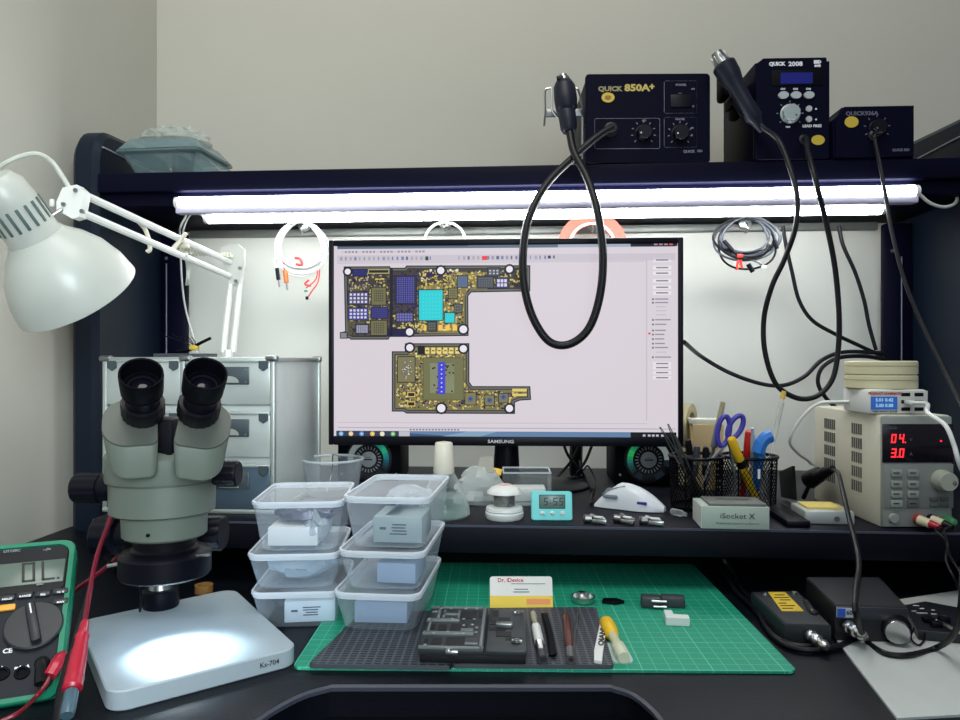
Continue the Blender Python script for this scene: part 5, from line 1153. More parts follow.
cable('steel_pick', [PZ(578, 613, sm1 + .002), PZ(575, 632, sm1 + .002), PZ(573, 652, sm1 + .002)], .0012, steel, 'thin steel pick lying beside the brown screwdriver', 'pick')
t = thing('plastic_scraper', 'white plastic scraper with printed letters lying on the slotted mat', 'scraper', PZ(603, 640, sm1))
P_ = [PZ(x, y, sm1 + .003) for x, y in ((594, 660), (594, 650), (600, 622), (603, 616), (606, 617), (606, 630), (603, 651), (602, 661))]; obj('blade', B(white).prism([(p.x, p.y) for p in P_], sm1, sm1 + .003, bev=.0005), t)
a_, c_ = PZ(600.5, 649, sm1 + .0035), PZ(604, 622, sm1 + .0035); Mt = frame((a_ + c_) / 2, c_ - a_, UP); obj('lettering', B(prtd).text('QIANLI', .0072, Mt, bold=.0003, sx=2.3), t, ang=None)
t = thing('syringe_tool', 'yellow capped clear plastic dropper lying on the green mat', 'dropper', PZ(615, 640, mz))
p0, p1 = PZ(624, 658, mz + .006), PZ(605, 620, mz + .008); M = along(p0, p1 - p0); Lk = (p1 - p0).length
obj('yellow_cap', B(ylw, M).lathe([(.004, Lk * .55), (.0065, Lk * .58), (.0075, Lk * .75), (.0070, Lk * .92), (.003, Lk)], 24), t)
obj('tube', B(clear('milky plastic', (226, 230, 200), .55, .3, .3), M).lathe([(.0052, .0), (.006, .006), (.0062, Lk * .28), (.0045, Lk * .34), (.0045, Lk * .58)], 24), t)
obj('shield', B(glass, M).loft([[(x, -.0055 + .0001, z) for x, z in rrect(.020, Lk * .52, .009, cy=Lk * .25)], [(x * .98, -.0045, z) for x, z in rrect(.020, Lk * .52, .009, cy=Lk * .25)]]), t)
c = PZ(583, 602, mz); t = thing('loupe', 'small round silver metal dish with a tab on the green mat', 'dish', c)
obj('dish', B(silver, T(c)).lathe([(.0100, 0), (.0122, .001), (.0135, .007), (.0122, .007), (.0110, .002), (.0001, .0015)], 32), t); obj('tab', B(silver, T(c)).lathe([(.0045, .004), (.0045, .006), (.002, .0065)], 16, T(0, .0148, .001)), t)
c = PZ(613, 603, mz); obj('guitar_pick', B(blackp, T(c)).prism(roundpoly([(-.013, -.003), (.001, -.007), (.014, -.001), (.005, .009), (-.010, .008)], .002), 0, .003), None, 'small black pick lying beside the silver dish', 'pick')
c = PZ(662, 607, mz); W = T(c) @ RZr(-4); t = thing('mini_clamp', 'small black clamp with metal pins at the back of the mat', 'clamp', W)
obj('body', B(dgrey, W).box((-.012, 0, .006), (.022, .016, .012), .002).box((.012, .004, .006), (.026, .014, .012), .002), t); obj('pin', B(silver, W).cyl((-.012, -.009, .009), (.004, -.009, .009), .0014).cyl((-.010, -.009, .003), (.004, -.009, .003), .0014), t)
c = PZ(676, 624, mz); W = T(c) @ RZr(-4); obj('plastic_piece', B(white, W).prism([(-.011, -.006), (.013, -.006), (.013, .004), (-.002, .005), (-.002, .016), (-.011, .016)], 0, .009, bev=.0006), None, 'small white stepped plastic piece in front of the mini clamp', 'plastic piece')
# a roll of tape behind the microscope plate
c = PZ(204, 592, DZ); t = thing('tape_roll', 'small brown tape roll lying in the shade behind the microscope plate', 'tape', c)
obj('roll', B(mat('tape brown', (150, 110, 60), .4), T(c)).lathe([(.0105, 0), (.0105, .009), (.0075, .009), (.0075, 0), (.0105, 0)], 32, cap0=False, cap1=False), t)
# ================================================================== PEN CUPS
def cup(px, rpx, label):
    c = PZ(px, 513, RZ); k = c.y / F; r = rpx * k; c = Vector((c.x, c.y + r, RZ)); W = T(c); Hc = .071
    t = thing('mesh_pen_cup', label, 'pen cup', W, 'black wire pen cups')
    n, m_ = 44, 16; b = B(blackm, W); R_ = lambda z: r * (.93 + .07 * z / Hc)
    def P(i, j): z = .003 + (Hc - .006) * j / m_; a = 2 * PI * i / n; return Vector((R_(z) * math.cos(a), R_(z) * math.sin(a), z))
    for sgn in (1, -1):
        for i in range(n): b.sweep([P(i + sgn * j * .5, j) for j in range(0, m_ + 1, 2)], .00048, 4)
    obj('wire_mesh', b, t)
    obj('rim', B(blackp, W @ T(0, 0, Hc - .002)).ring(r, .0022, 48, 8), t)
    obj('base', B(blackm, W).lathe([(r * .93, 0), (r * .94, .004), (r * .90, .0045), (r * .9, .001)], 40), t)
    for k_ in range(5): a = 2 * PI * k_ / 5 + .3; obj('upright', B(blackm, W).tube([(R_(.003) * math.cos(a), R_(.003) * math.sin(a), .003), (R_(Hc) * math.cos(a), R_(Hc) * math.sin(a), Hc - .002)], .0011), t)
    return c, r
cL, rL = cup(702.5, 26.5, 'black wire pen cup holding tweezers, beside the mouse')
cR, rR = cup(757, 27.5, 'black wire pen cup holding a yellow marker and blue tool')
def inpen(name, cup_c, foot, tip, d, prof, m, label, cat, parts=()):
    """tool from a foot point inside the cup to a pixel tip"""
    p0 = Vector((cup_c.x + foot[0], cup_c.y + foot[1], RZ + .005)); p1 = PD(*tip, d); M = along(p0, p1 - p0); Lk = (p1 - p0).length
    t = thing(name, label, cat, T(p0))
    for nm, pr, mm_ in [('shaft', prof, m)] + list(parts): obj(nm, B(mm_, M).lathe([(r, s_ * Lk) for s_, r in pr], 16), t)
    return M, Lk, t
dd = .93
for i, (fx, tx, ty, lab) in enumerate(((.012, 660, 427, 'thin steel tweezers leaning furthest out of the left pen cup'), (.006, 668, 424, 'thin steel tweezers in the left pen cup, second in the fan'), (.002, 676, 436, 'short steel tweezers in the left pen cup, third in the fan'))):
    p1 = PD(tx, ty, dd - .005 * i); p0 = Vector((cL.x + fx, cL.y - .004 * i, RZ + .006)); t = thing('tweezers', lab, 'tweezers', T(p0))
    for s_ in (-1, 1): obj('arm', B(steel).sweep([p0 + Vector((.003 * s_, 0, 0)), p0.lerp(p1, .55) + Vector((.0034 * s_, 0, 0)), p1 + Vector((.0006 * s_, 0, 0))], lambda u: .0022 * (1 - .75 * u), 6), t)
for i, (fx, tx, ty, m_, lab) in enumerate(((.0, 688, 440, blackp, 'black driver handle with silver ring in the left pen cup'), (-.004, 697, 446, dgrey, 'grey driver standing upright in the left pen cup'), (.01, 706, 447, blackp, 'black driver near the scissors in the left pen cup'))):
    inpen('driver', cL, (fx, .006 - .004 * i), (tx, ty), dd + .02, ((0, .001), (.5, .0012), (.52, .0042), (.95, .0045), (1, .003)), m_, lab, 'driver', parts=(('band', ((.70, .0048), (.78, .0048)), silver),))
inpen('glue_brush', cL, (.010, .008), (723, 402), .95, ((0, .0015), (.55, .0022), (.56, .0045), (.78, .0045), (.80, .003)), mat('brush grey', (120, 124, 140), .4, metal=.4), 'flat brush with pale bristles standing behind the scissors', 'brush', parts=(('bristle', ((.80, .0042), (1, .0030)), mat('bristle', (176, 168, 132), .7)),))
# scissors
bl_ = mat('scissor blue', (66, 60, 170), .35)
sc = thing('scissors', 'blue handled scissors standing open handled between the two pen cups', 'scissors', T(cL.x + .02, cL.y - .004, RZ + .005))
ds = .935
def hl(cx, cy, rx, ry, rot):
    pts = []
    for k in range(28):
        a = 2 * PI * k / 28; x, y = rx * math.cos(a), ry * math.sin(a); ca, sa = math.cos(math.radians(rot)), math.sin(math.radians(rot)); pts.append(PD(cx + x * ca - y * sa, cy + x * sa + y * ca, ds))
    return pts
obj('handle', B(bl_).sweep(hl(723.5, 431, 6.0, 15, 8), .0034, 10, closed=True), sc); obj('handle', B(bl_).sweep(hl(735.5, 427, 6.0, 12.5, 28), .0034, 10, closed=True), sc)
obj('blade', B(silver).sweep([PD(726, 443, ds), PD(722, 448, ds), PD(712, 459, ds), PD(702, 486, .94)], lambda u: .0036 * (1 - .6 * u), 6), sc); obj('blade', B(steel).sweep([PD(729, 437, ds), PD(731, 450, ds), PD(735, 480, .94)], lambda u: .0036 * (1 - .6 * u), 6), sc)
inpen('marker', cR, (.010, -.006), (731, 438), .925, ((0, .0052), (.72, .0055), (.74, .0048), (.76, .0048)), ylw, 'thick yellow marker leaning left in the right pen cup', 'marker', parts=(('band', ((.58, .0062), (.68, .0062)), blackp), ('cap', ((.68, .0058), (.98, .0056), (1, .004)), ylw)))
inpen('marker', cR, (-.008, .002), (749, 431), .935, ((0, .0036), (.6, .004), (.61, .0048), (.98, .0048), (1, .0035)), red, 'red capped pen standing in the right pen cup', 'pen')
inpen('pen', cR, (.004, -.008), (752.5, 428), .93, ((0, .002), (.7, .0034), (.9, .0034), (.92, .0022), (1, .0022)), mat('pen silver', (190, 200, 214), .3, metal=.5), 'slim silver pen beside the red capped one', 'pen')
M, Lk, t = inpen('blue_cutter', cR, (.004, .0), (761, 446), .93, ((0, .006), (.5, .0065), (.85, .007), (1, .006)), mat('tool blue', (40, 120, 210), .4), 'bright blue tool with a bent head in the right pen cup', 'tool')
obj('head', B(mat('tool blue', (40, 120, 210))).tube([PD(758, 453, .93), PD(761, 444, .93), PD(766, 438, .93), PD(771, 436, .93)], .0085), t); obj('lettering', B(prtw).box(PD(759, 474, .905), (.003, .001, .012)), t)
M, Lk, t = inpen('pipette', cR, (.020, .012), (784, 391), .97, ((0, .0015), (.5, .0018), (.55, .003), (.9, .0034)), glass, 'tall thin clear pipette with yellow top behind the right pen cup', 'pipette', parts=(('yellow_top', ((.93, .0036), (1, .003)), mat('pip yellow', (226, 190, 90), .5)), ('plunger', ((.72, .0026), (.93, .0026)), mat('pip milk', (226, 226, 214), .4))))
# behind the cups
c = PZ(688, 498, RZ); c = Vector((c.x, 1.065, RZ)); t = thing('masking_tape', 'cream masking tape roll standing on edge atop a cream box behind the pen cup', 'tape', T(PY(690, 430, 1.06).x, 1.16, RZ + .0605))
pc_ = PY(689, 434, 1.10); rt_ = pc_.z - RZ
k = 1.1 / F; rad = .041
M = T(PY(686, 440, 1.10).x, 1.13, RZ + .058) @ RZr(-14) @ FACE
obj('cream_box', B(mat('cream card', (206, 198, 160), .55)).box((PY(685, 440, 1.17).x, 1.175, RZ + .03), (.03, .05, .06), .004), None, 'cream box under the tape roll behind the left pen cup', 'box')
obj('roll', B(mat('cream tape', (214, 204, 160), .5)).lathe([(.034, -.012), (.034, .012), (.02, .012), (.02, -.012), (.034, -.012)], 40, T(PY(685, 425, 1.17).x, 1.175, RZ + .0945) @ RZr(62) @ FACE, cap0=False, cap1=False), t)
p = PY(708, 430, 1.12); t = thing('brown_box', 'brown cardboard box with white top edge behind the pen cups', 'box', T(p.x, 1.12, RZ))
kx = PY(705, 425, 1.11).z - RZ
obj('carton', B(mat('cardboard', (190, 168, 124), .7)).box((p.x, 1.14, RZ + kx / 2), (.046, .045, kx), .001), t); obj('flap', B(mat('flap white', (220, 220, 206), .6)).box((p.x - .002, 1.135, RZ + kx + .004), (.046, .03, .008), .001), t)
# ================================================================== iSOCKET BOX
a, b_ = PZ(702, 528.5, RZ), PZ(769.5, 530, RZ); xb_ = b_ - a; Wk = frame((a + b_) / 2, xb_, UP); wk = xb_.length; hk = .0262
ib = thing('socket_box', 'small pale grey carton with dark grey lid and printed name on the riser edge', 'box', Wk)
gr_ = mat('carton pale', (176, 190, 182), .55)
obj('carton', B(gr_, Wk).box((0, .026, hk / 2), (wk, .052, hk), .0006), ib)
obj('side_panel', B(mat('carton side', (226, 230, 226), .5), Wk).box((-wk / 2 - .0004, .026, hk / 2), (.0006, .051, hk - .001)), ib)
lidm = mat('lid grey', (104, 108, 104), .5)
ld = obj('lid', B(lidm, Wk).box((.003, .026, hk + .0015), (wk * .86, .046, .003), .0006), ib)
obj('lid_print', B(prtd, Wk).text('iSocket', .010, T(.004, .030, hk + .0033), bold=.0002, sx=1.3), ld, ang=None)
b = B(prtd, Wk); b.text('iSocket X', .0088, T(.002, -.0005, hk * .58) @ FACE, sx=1.15); obj('name_print', b, ib, ang=None)
b = B(prtd, Wk); b.text('Motherboard Layered Test Phone X', .0030, T(.002, -.0005, hk * .26) @ FACE, sx=1.1); obj('small_print', b, ib, ang=None)
# ================================================================== IRON STAND, IRON
p0, p1 = PZ(805, 524, RZ), PZ(855, 525, RZ); Wi = frame((p0 + p1) / 2 + Vector((0, .0, 0)), p1 - p0, UP); wi = (p1 - p0).length
isd = thing('iron_stand', 'black soldering iron stand with silver tray and yellow sponge', 'iron stand', Wi)
obj('tray', B(mat('tray silver', (186, 192, 190), .4, metal=.3), Wi).box((0, .026, .008), (wi, .052, .016), .002), isd)
obj('sponge', B(mat('sponge yellow', (222, 200, 116), .9, bump=.4, scale=200), Wi).box((-.002, .028, .017), (wi * .72, .034, .004), .001), isd)
obj('tray_screw', B(steel, Wi).cyl((.008, -.0015, .007), (.008, .001, .007), .0032, seg=14), isd)
obj('stand_base', B(blackp, Wi).box((-wi / 2 - .014, .045, .004), (.028, .13, .008), .002).box((0, .082, .004), (wi, .055, .008), .002), isd)
pa_ = PZ(786, 495, RZ)
obj('back_plate', B(blackp).loft([[PD(781, 497, 1.0), PD(794, 500, .93), PD(792, 466, .93), PD(779, 472, 1.0)], [PD(784, 497, 1.0), PD(797, 500, .93), PD(795, 466, .93), PD(782, 472, 1.0)]]), isd)
h0, h1 = PD(809, 480, .99), PD(820, 474, .965)
obj('holder_ring', B(rubber).cyl(h0, h1, .0125, .0105, 28, ch=.002), isd); obj('holder_post', B(blackp).tube([h0 + Vector((0, 0, -.008)), Vector((h0.x - .004, h0.y + .01, RZ + .006))], .003), isd)
iron = thing('soldering_iron', 'black soldering iron resting in its stand, cord looping to the shelf station', 'soldering iron', h0)
H1 = PD(833, 469, .93)
obj('handle', B(rubber).cyl(h0, h0.lerp(H1, .7), .0085, .0075, 24).cyl(h0.lerp(H1, .68), H1, .0072, .0045, 24), iron)
cord = [H1 - (H1 - h0).normalized() * .004, PD(838, 473, .90), PD(843, 492, .84), PD(849, 518, .80), PD(856, 545, .76), PD(859, 566, .72), PD(856, 590, .67), PD(856, 614, .64), PZ(866, 640, DZ + .006), PZ(885, 653, DZ + .005), PZ(908, 655, DZ + .005), PZ(936, 648, DZ + .005), PD(954, 634, .64), PD(961, 605, .62), PD(965, 560, .64), PD(985, 510, .70), PD(992, 470, .78), PD(975, 432, .88), PD(955, 392, .95), PD(925, 330, 1.0), PD(905, 282, 1.02), PD(892, 232, 1.03), PD(885, 192, 1.04), PD(879, 160, 1.055), PD(875, 141, 1.07), sock3]
obj('cord', B(rubber).tube(cord, .0027, 8, 8), iron)
# ================================================================== POWER SUPPLY
a, b_ = PZ(880, 527, RZ), PZ(955, 529, RZ); Wp = frame((a + b_) / 2, CR, UP); wp = (b_ - a).dot(CR); hp2 = PD(915, 415, (a - O).dot(CF)).z - RZ; dp = .170
ps = thing('bench_power_supply', 'cream bench power supply with red digits at the end of the riser', 'power supply', Wp)
crm = mat('cream steel', (216, 214, 196), .5, spec=.4, var=.03)
obj('case', B(crm, Wp).box((0, dp / 2 + .004, hp2 / 2), (wp, dp, hp2), .002), ps)
obj('front_frame', B(mat('psu grey', (146, 152, 146), .5), Wp).box((0, .003, hp2 / 2), (wp * .99, .008, hp2 * .985), .002), ps)
def PP(px, py, y=-.001): return pl(Wp, px, py, y)
def prect(px0, py0, px1, py1, m, nm, par, y=-.001, th=.001, bev=.0003):
    a_, d_ = PP(px0, py1, y), PP(px1, py0, y); return obj(nm, B(m, Wp).box(((a_[0] + d_[0]) / 2, y, (a_[1] + d_[1]) / 2), (abs(d_[0] - a_[0]), th, abs(d_[1] - a_[1])), bev), par)
dsp = prect(882.5, 424, 953, 462.5, mat('display black', (22, 18, 26), .2), 'display', ps, -.0015, .002)
ledm = emis('red led', (255, 40, 50), 2.2)
for py, tx in ((443, '04.'), (457.5, '3.0')):
    x, z = PP(891, py, -.003); obj('digits', B(ledm).seg7(tx, .0105, Wp @ T(x, -.0028, z) @ FACE, w=.0058, th=.0016, gap=.0034, slant=.1), dsp, ang=None)
b = B(ledm); fdisc(b, Wp, 941, 441, .9, y=-.003); obj('indicator', b, dsp)
b = B(mat('faint print', (84, 84, 92), .6)); ftext(b, Wp, 891, 428, 0, 'KORAD', 2.6, y=-.003); 
for k_, tx in enumerate(('V', 'A')): ftext(b, Wp, 911, 440 + 14 * k_, 0, tx, 3, y=-.003)
obj('lettering', b, dsp, ang=None)
prect(884, 464, 953, 508, mat('psu panel', (128, 134, 130), .5), 'key_panel', ps, -.0015, .0015)
kym = mat('psu key', (150, 156, 150), .45); kyd = mat('psu key dark', (96, 100, 98), .45)
for c_, px in enumerate((896.5, 913)):
    for r_, py in enumerate((473, 484, 494, 503.5)):
        k_ = prect(px - 5.5, py - 3.4, px + 5.5, py + 3.6, kym if (c_, r_) != (1, 3) else kyd, 'key', ps, -.0035, .004, .0008)
        x, z = PP(px, py, -.006); obj('legend', B(prtd, Wp).box((x, -.0058, z), (.007, .0004, .0012)), k_)
kx, kz = PP(941, 480, -.002); rk = .0125
n = 48; rings = []
for f_, y_ in ((1.0, 0), (1.0, .003), (.93, .005), (.88, .014), (.82, .0155)): rings.append([(rk * f_ * math.cos(2 * PI * j / n), rk * f_ * math.sin(2 * PI * j / n), y_) for j in range(n)])
ko = obj('dial', B(mat('psu knob', (170, 174, 162), .45), Wp @ T(kx, -.002, kz) @ FACE).loft(rings), ps); obj('finger_dimple', B(mat('psu dimple', (112, 116, 108), .5), Wp @ T(kx + .006, -.0178, kz - .001) @ FACE).lathe([(.0028, 0), (.0018, .0006)], 16), ko)
for px, py in ((934, 499), (944, 499), (934, 505), (944, 505)): prect(px - 4, py - 2, px + 4, py + 2, mat('psu panel dark', (86, 90, 90), .5), 'preset_key', ps, -.003, .003)
x, z = PP(893, 518); obj('power_button', B(kym, Wp @ T(x, -.001, z) @ FACE).lathe([(.0058, 0), (.0058, .003), (.005, .004)], 24), ps)
for nm, px, py, m_ in (('red_terminal', 918, 519, mat('post red', (190, 60, 60), .4)), ('black_terminal', 931, 519, rubber), ('green_terminal', 946, 520, mat('post green', (70, 140, 90), .4))):
    x, z = PP(px, py); obj(nm, B(m_, Wp @ T(x, -.001, z) @ FACE).lathe([(.0062, 0), (.0062, .006), (.0052, .008), (.0045, .014), (.003, .015)], 20), ps)
for r_ in range(5):                                     # side vents
    for yy, npx in ((.060, 5), (.130, 6)):
        b = B(mat('vent dark', (88, 92, 88), .7), Wp)
        for q in range(npx): b.box((-wp / 2 - .0002, yy + (q - npx / 2) * .0052, hp2 * (.84 - r_ * .135)), (.0012, .0026, hp2 * .10))
        obj('vent', b, ps)
x = -wp / 2; obj('foot', B(rubber, Wp).cyl((x + .01, .02, -.0), (x + .01, .02, .003), .006), ps)
def plug(cx, cy, m1, m2, lab, wire, wm):
    x, z = PP(cx, cy, -.012); q0 = Wp @ Vector((x - .001, -.0155, z)); q1 = q0 + Vector((.012, -.020, -.004))
    t = thing('banana_plug', lab, 'plug', q0)
    obj('collar', B(m2).cyl(q0, q0.lerp(q1, .55), .0055, .005, 20), t); obj('sleeve', B(m1).cyl(q0.lerp(q1, .5), q1, .0048, .003, 20), t); obj('cord', B(wm).tube([q1 - (q1 - q0) * .1] + wire, .0013), t)
plug(918, 519, redm, mat('plug cream', (214, 206, 176), .45), 'red and cream banana plug in the power supply', [PD(936, 531, .80), PD(945, 540, .79), PD(950, 556, .77), PD(962, 575, .74), PZ(985, 610, DZ + .002), PZ(1020, 620, DZ + .002)], rubber)
plug(931, 519, rubber, mat('plug cream', (214, 206, 176)), 'black and cream banana plug in the power supply', [PD(944, 531, .79), PD(948, 545, .78), PD(946, 560, .76), PD(955, 580, .74), PZ(975, 618, DZ + .002), PZ(1010, 632, DZ + .002)], rubber)
# charger on top, tins on the charger
PT = RZ + hp2
Wu = Wp @ T(pl(Wp, 895.5, 412, .012)[0], .012, hp2) @ RZr(-2)
wu = (PD(924, 400, .87) - PD(867, 400, .87)).length
uc = thing('usb_charger', 'white desktop charger with blue screen and six ports on the power supply', 'charger', Wu)
hu = .030
obj('case', B(white, Wu).box((0.004, .035, hu / 2), (wu, .07, hu), .004), uc)
obj('face', B(mat('charger face', (206, 206, 200), .45), Wu).box((.004, -.0003, hu / 2), (wu * .97, .001, hu * .9), .0004), uc)
obj('screen', B(emis('charger lcd', (40, 90, 170), .9), Wu).box((-.014, -.0012, hu * .46), (.031, .001, .0155), .0003), uc)
b = B(emis('charger digits', (170, 215, 235), 1.0)); b.text('5.01 0.42', .0056, Wu @ T(-.014, -.002, hu * .58) @ FACE, bold=.0001); b.text('5.00 0.00', .0056, Wu @ T(-.014, -.002, hu * .36) @ FACE, bold=.0001); obj('screen_digits', b, uc, ang=None)
b = B(mat('red print', (190, 50, 60), .5)); b.text('PRODUCT SCHEMATIC', .0038, Wu @ T(-.013, -.0014, hu * .84) @ FACE, bold=.0002); obj('title_print', b, uc, ang=None)
b = B(mat('dark print', (30, 32, 34))); b.text('PORT OUTPUT 5V 2.4A', .0028, Wu @ T(-.013, -.0014, hu * .12) @ FACE, bold=.0001); obj('small_print', b, uc, ang=None)
for i in range(2):
    for j in range(3): obj('usb_port', B(blackp, Wu).box((.0115 + i * .0155, -.0008, hu * (.80 - j * .29)), (.0105, .001, .0042), .0004), uc)
obj('usb_cable', B(white, Wu).box((.013, -.007, hu * .5), (.008, .012, .0045), .001).tube([(.013, -.012, hu * .5), (.022, -.026, hu * .48)] + [(Wu.inverted() @ PD(x, y, d)) for x, y, d in ((928, 413, .80), (945, 425, .77), (954, 445, .76), (962, 470, .76), (985, 512, .80))] + [Wu.inverted() @ PZ(1015, 530, RZ + .003), Wu.inverted() @ PZ(1060, 520, RZ + .003)], .0024), None, 'white usb cable plugged into the charger front port', 'cable')
cable('usb_cable', [Wu @ Vector((-.030, .05, .012)), PD(838, 402, .93), PD(818, 404, .94), PD(800, 420, .95), PD(790, 440, .96), PD(797, 452, .98), PD(808, 460, 1.02), PD(812, 464, 1.055), PD(830, 470, 1.07)], .0022, wc, 'white cable curling down the left side of the power supply')
cr_ = mat('cream tin', (214, 208, 172), .5)
ct = Wu @ T(.004, .042, hu); rt_ = (PD(918, 380, .90) - PD(853, 380, .90)).length / 2
for i in range(2):
    W = ct @ T(0, 0, i * .0172); t = thing('round_tin', ('lower', 'upper')[i] + ' of two cream round tins stacked on the white charger', 'tin', W, 'cream round tins')
    obj('tin_body', B(cr_, W).lathe([(rt_ * .96, 0), (rt_, .001), (rt_, .0155), (rt_ * .96, .017)], 44), t); obj('lid_seam', B(mat('tin seam', (170, 164, 134), .6), W @ T(0, 0, .011)).ring(rt_, .0005, 44, 6), t)
# ================================================================== DEVICES ON THE DESK, RIGHT
tq = [PZ(x, y, DZ + .021) for x, y in ((785, 623.5), (831, 625), (798, 591), (751, 592))]
def hexa(q, z0, z1, m, nm, par, bev=.0015): return obj(nm, B(m).prism([(p.x, p.y) for p in q], z0, z1, bev=bev), par)
ad = thing('power_adapter', 'black box with a yellow label and metal plug, right of the cutting mat', 'adapter', T(sum(tq, Vector()) / 4 - Vector((0, 0, .021))))
devm = mat('device black', (34, 37, 42), .45, bump=.1, scale=200)
hexa(tq, DZ, DZ + .021, devm, 'case', ad)
zt_ = DZ + .0213
lq = [PZ(x, y, zt_) for x, y in ((782, 611), (804, 611), (785, 592), (768, 592))]; lb_ = hexa(lq, zt_ - .0004, zt_, mat('label yellow', (214, 182, 40), .5), 'yellow_label', ad, 0)
def mixp(u, v): return lq[0].lerp(lq[1], u).lerp(lq[3].lerp(lq[2], u), v)
b = B(prtd)
for v_, u0, u1 in ((.12, .1, .6), (.25, .1, .8), (.38, .1, .5), (.55, .3, .85), (.68, .1, .9), (.82, .25, .8)): b.sweep([mixp(u0, v_) + Vector((0, 0, .0003)), mixp(u1, v_) + Vector((0, 0, .0003))], .0005, 4)
obj('label_print', b, lb_)
obj('side_clip', B(mat('clip dark', (46, 48, 54), .4)).tube([PZ(806, 602, zt_), PZ(812, 611, zt_ + .002), PZ(816, 613, zt_)], .003), ad)
for px, py in ((765, 595.5), (794, 594)): obj('screw', B(steel).lathe([(.003, 0), (.0025, .0025), (.001, .003)], 14, T(PZ(px, py, zt_))), ad)
fx = (tq[1] - tq[0]).normalized(); fn = Vector((fx.y, -fx.x, 0))
def bnc(p, nm, lab, wire):
    d = fn; M = along(p, d + Vector((.35, 0, -.12)))
    t = thing('coaxial_plug', lab, 'plug', p)
    b = B(silver, M).lathe([(.0055, 0), (.0062, .001), (.0062, .005), (.005, .006), (.0058, .0075), (.0058, .013), (.0045, .014), (.0045, .018), (.0052, .019), (.0046, .023), (.003, .025)], 24); obj('shell', b, t)
    obj('cord', B(rubber).tube([M @ Vector((0, 0, .024))] + wire, .0027), t); return t
pB = PZ(808, 628, DZ + .012); 
p1_ = tq[0].lerp(tq[1], .52); p1_.z = DZ + .011
bnc(p1_ + fn * .0005, 'b', 'silver coaxial plug in the yellow labelled box', [PZ(822, 643, DZ + .004), PZ(805, 646, DZ + .004), PZ(780, 640, DZ + .004), PZ(765, 626, DZ + .004), PZ(762, 612, DZ + .004), PZ(752, 600, DZ + .004), PZ(742, 590, DZ + .004), PZ(735, 577, DZ + .012), PD(724, 560, .86), PD(716, 545, .92)])
dq = [PZ(x, y, DZ + .037) for x, y in ((835, 605), (908, 607), (880, 577), (806, 577))]
dv = thing('light_controller', 'black control box with a silver knob and blue label on white board', 'controller', T(sum(dq, Vector()) / 4 - Vector((0, 0, .037))))
hexa(dq, DZ + .002, DZ + .037, mat('device black two', (26, 28, 34), .45), 'case', dv)
fx2 = (dq[1] - dq[0]).normalized(); Wd2 = frame(Vector((dq[0].x, dq[0].y, DZ)), fx2, UP); fn2 = Vector((fx2.y, -fx2.x, 0)); lw2 = (dq[1] - dq[0]).length
obj('front_lip', B(mat('device lip', (44, 48, 56), .4), Wd2).box((lw2 * .5, -.001, .030), (lw2 * .98, .002, .012), .0005), dv)
a_, d_ = pl(Wd2, 836.5, 617, -.002), pl(Wd2, 853, 608, -.002); obj('label', B(mat('label white', (190, 200, 210), .5), Wd2).box(((a_[0] + d_[0]) / 2, -.0022, (a_[1] + d_[1]) / 2), (d_[0] - a_[0], .001, d_[1] - a_[1])), dv)
obj('label_panel', B(mat('label blue', (40, 90, 190), .5), Wd2).box((a_[0] + (d_[0] - a_[0]) * .27, -.0029, (a_[1] + d_[1]) / 2), ((d_[0] - a_[0]) * .5, .0006, (d_[1] - a_[1]) * .9)), dv)
obj('label_text', B(prtd, Wd2).text('60', .006, T(a_[0] + (d_[0] - a_[0]) * .76, -.003, (a_[1] + d_[1]) / 2) @ FACE, bold=.0002), dv, ang=None)
kx, kz = pl(Wd2, 897, 629, -.002)
Mk = Wd2 @ T(kx, 0, kz) @ FACE @ RY(-20) @ Matrix.Scale(1.12, 4)
obj('shaft_ring', B(blackp, Wd2 @ T(kx, 0, kz) @ FACE).lathe([(.014, 0), (.014, .002), (.012, .003)], 28), dv)
kb = obj('knob', B(silver, Mk).lathe([(.0085, 0), (.0095, .003), (.0100, .011), (.0092, .0125), (.0001, .0126)], 40), dv)
pb2 = Wd2 @ Vector((pl(Wd2, 846, 621, -.001)[0], -.002, .018)); fn = fn2
bnc(pb2, 'b', 'silver coaxial plug in the blue labelled control box', [PZ(855, 639, DZ + .004), PZ(838, 646, DZ + .004), PZ(812, 650, DZ + .004), PZ(786, 645, DZ + .004), PZ(768, 630, DZ + .004), PZ(758, 612, DZ + .006), PZ(748, 602, DZ + .006), PZ(735, 590, DZ + .006), PD(720, 565, .90)])
wb_ = [PZ(x, y, DZ + .002) for x, y in ((897, 718), (1010, 712), (960, 590), (815, 612))]
obj('white_board_sheet', B(mat('sheet white', (186, 192, 190), .6)).prism([(p.x, p.y) for p in wb_], DZ, DZ + .002), None, 'white sheet lying on the desk at the right front corner', 'sheet')
Wc2 = frame(PZ(927, 622, DZ + .004), PZ(955, 632, DZ + .004) - PZ(905, 606, DZ + .004), UP)
pcq = [PZ(x, y, DZ + .012) for x, y in ((918, 630), (962, 634), (962, 608), (925, 601), (903, 605))]
cb = thing('control_board', 'bare dark circuit board with white print beside the silver knob', 'circuit board', T(sum(pcq, Vector()) / 5 - Vector((0, 0, .010))))
obj('board', B(mat('pcb dark', (24, 28, 36), .4)).prism([(p.x, p.y) for p in pcq], DZ + .0025, DZ + .012, bev=.0008), cb)
rn = random.Random(2)
b = B(prtw)
for px, py, w2 in ((916, 605.5, 7), (922, 608.5, 5), (914, 611, 5), (922, 613, 12), (934, 614, 6), (930, 618, 4), (938, 620, 5), (926, 616, 3), (945, 616, 5), (933, 610, 4)):
    p_ = PZ(px, py, DZ + .0122); b.box(p_, (w2 * .0009, .0012, .0003))
obj('white_print', b, cb)
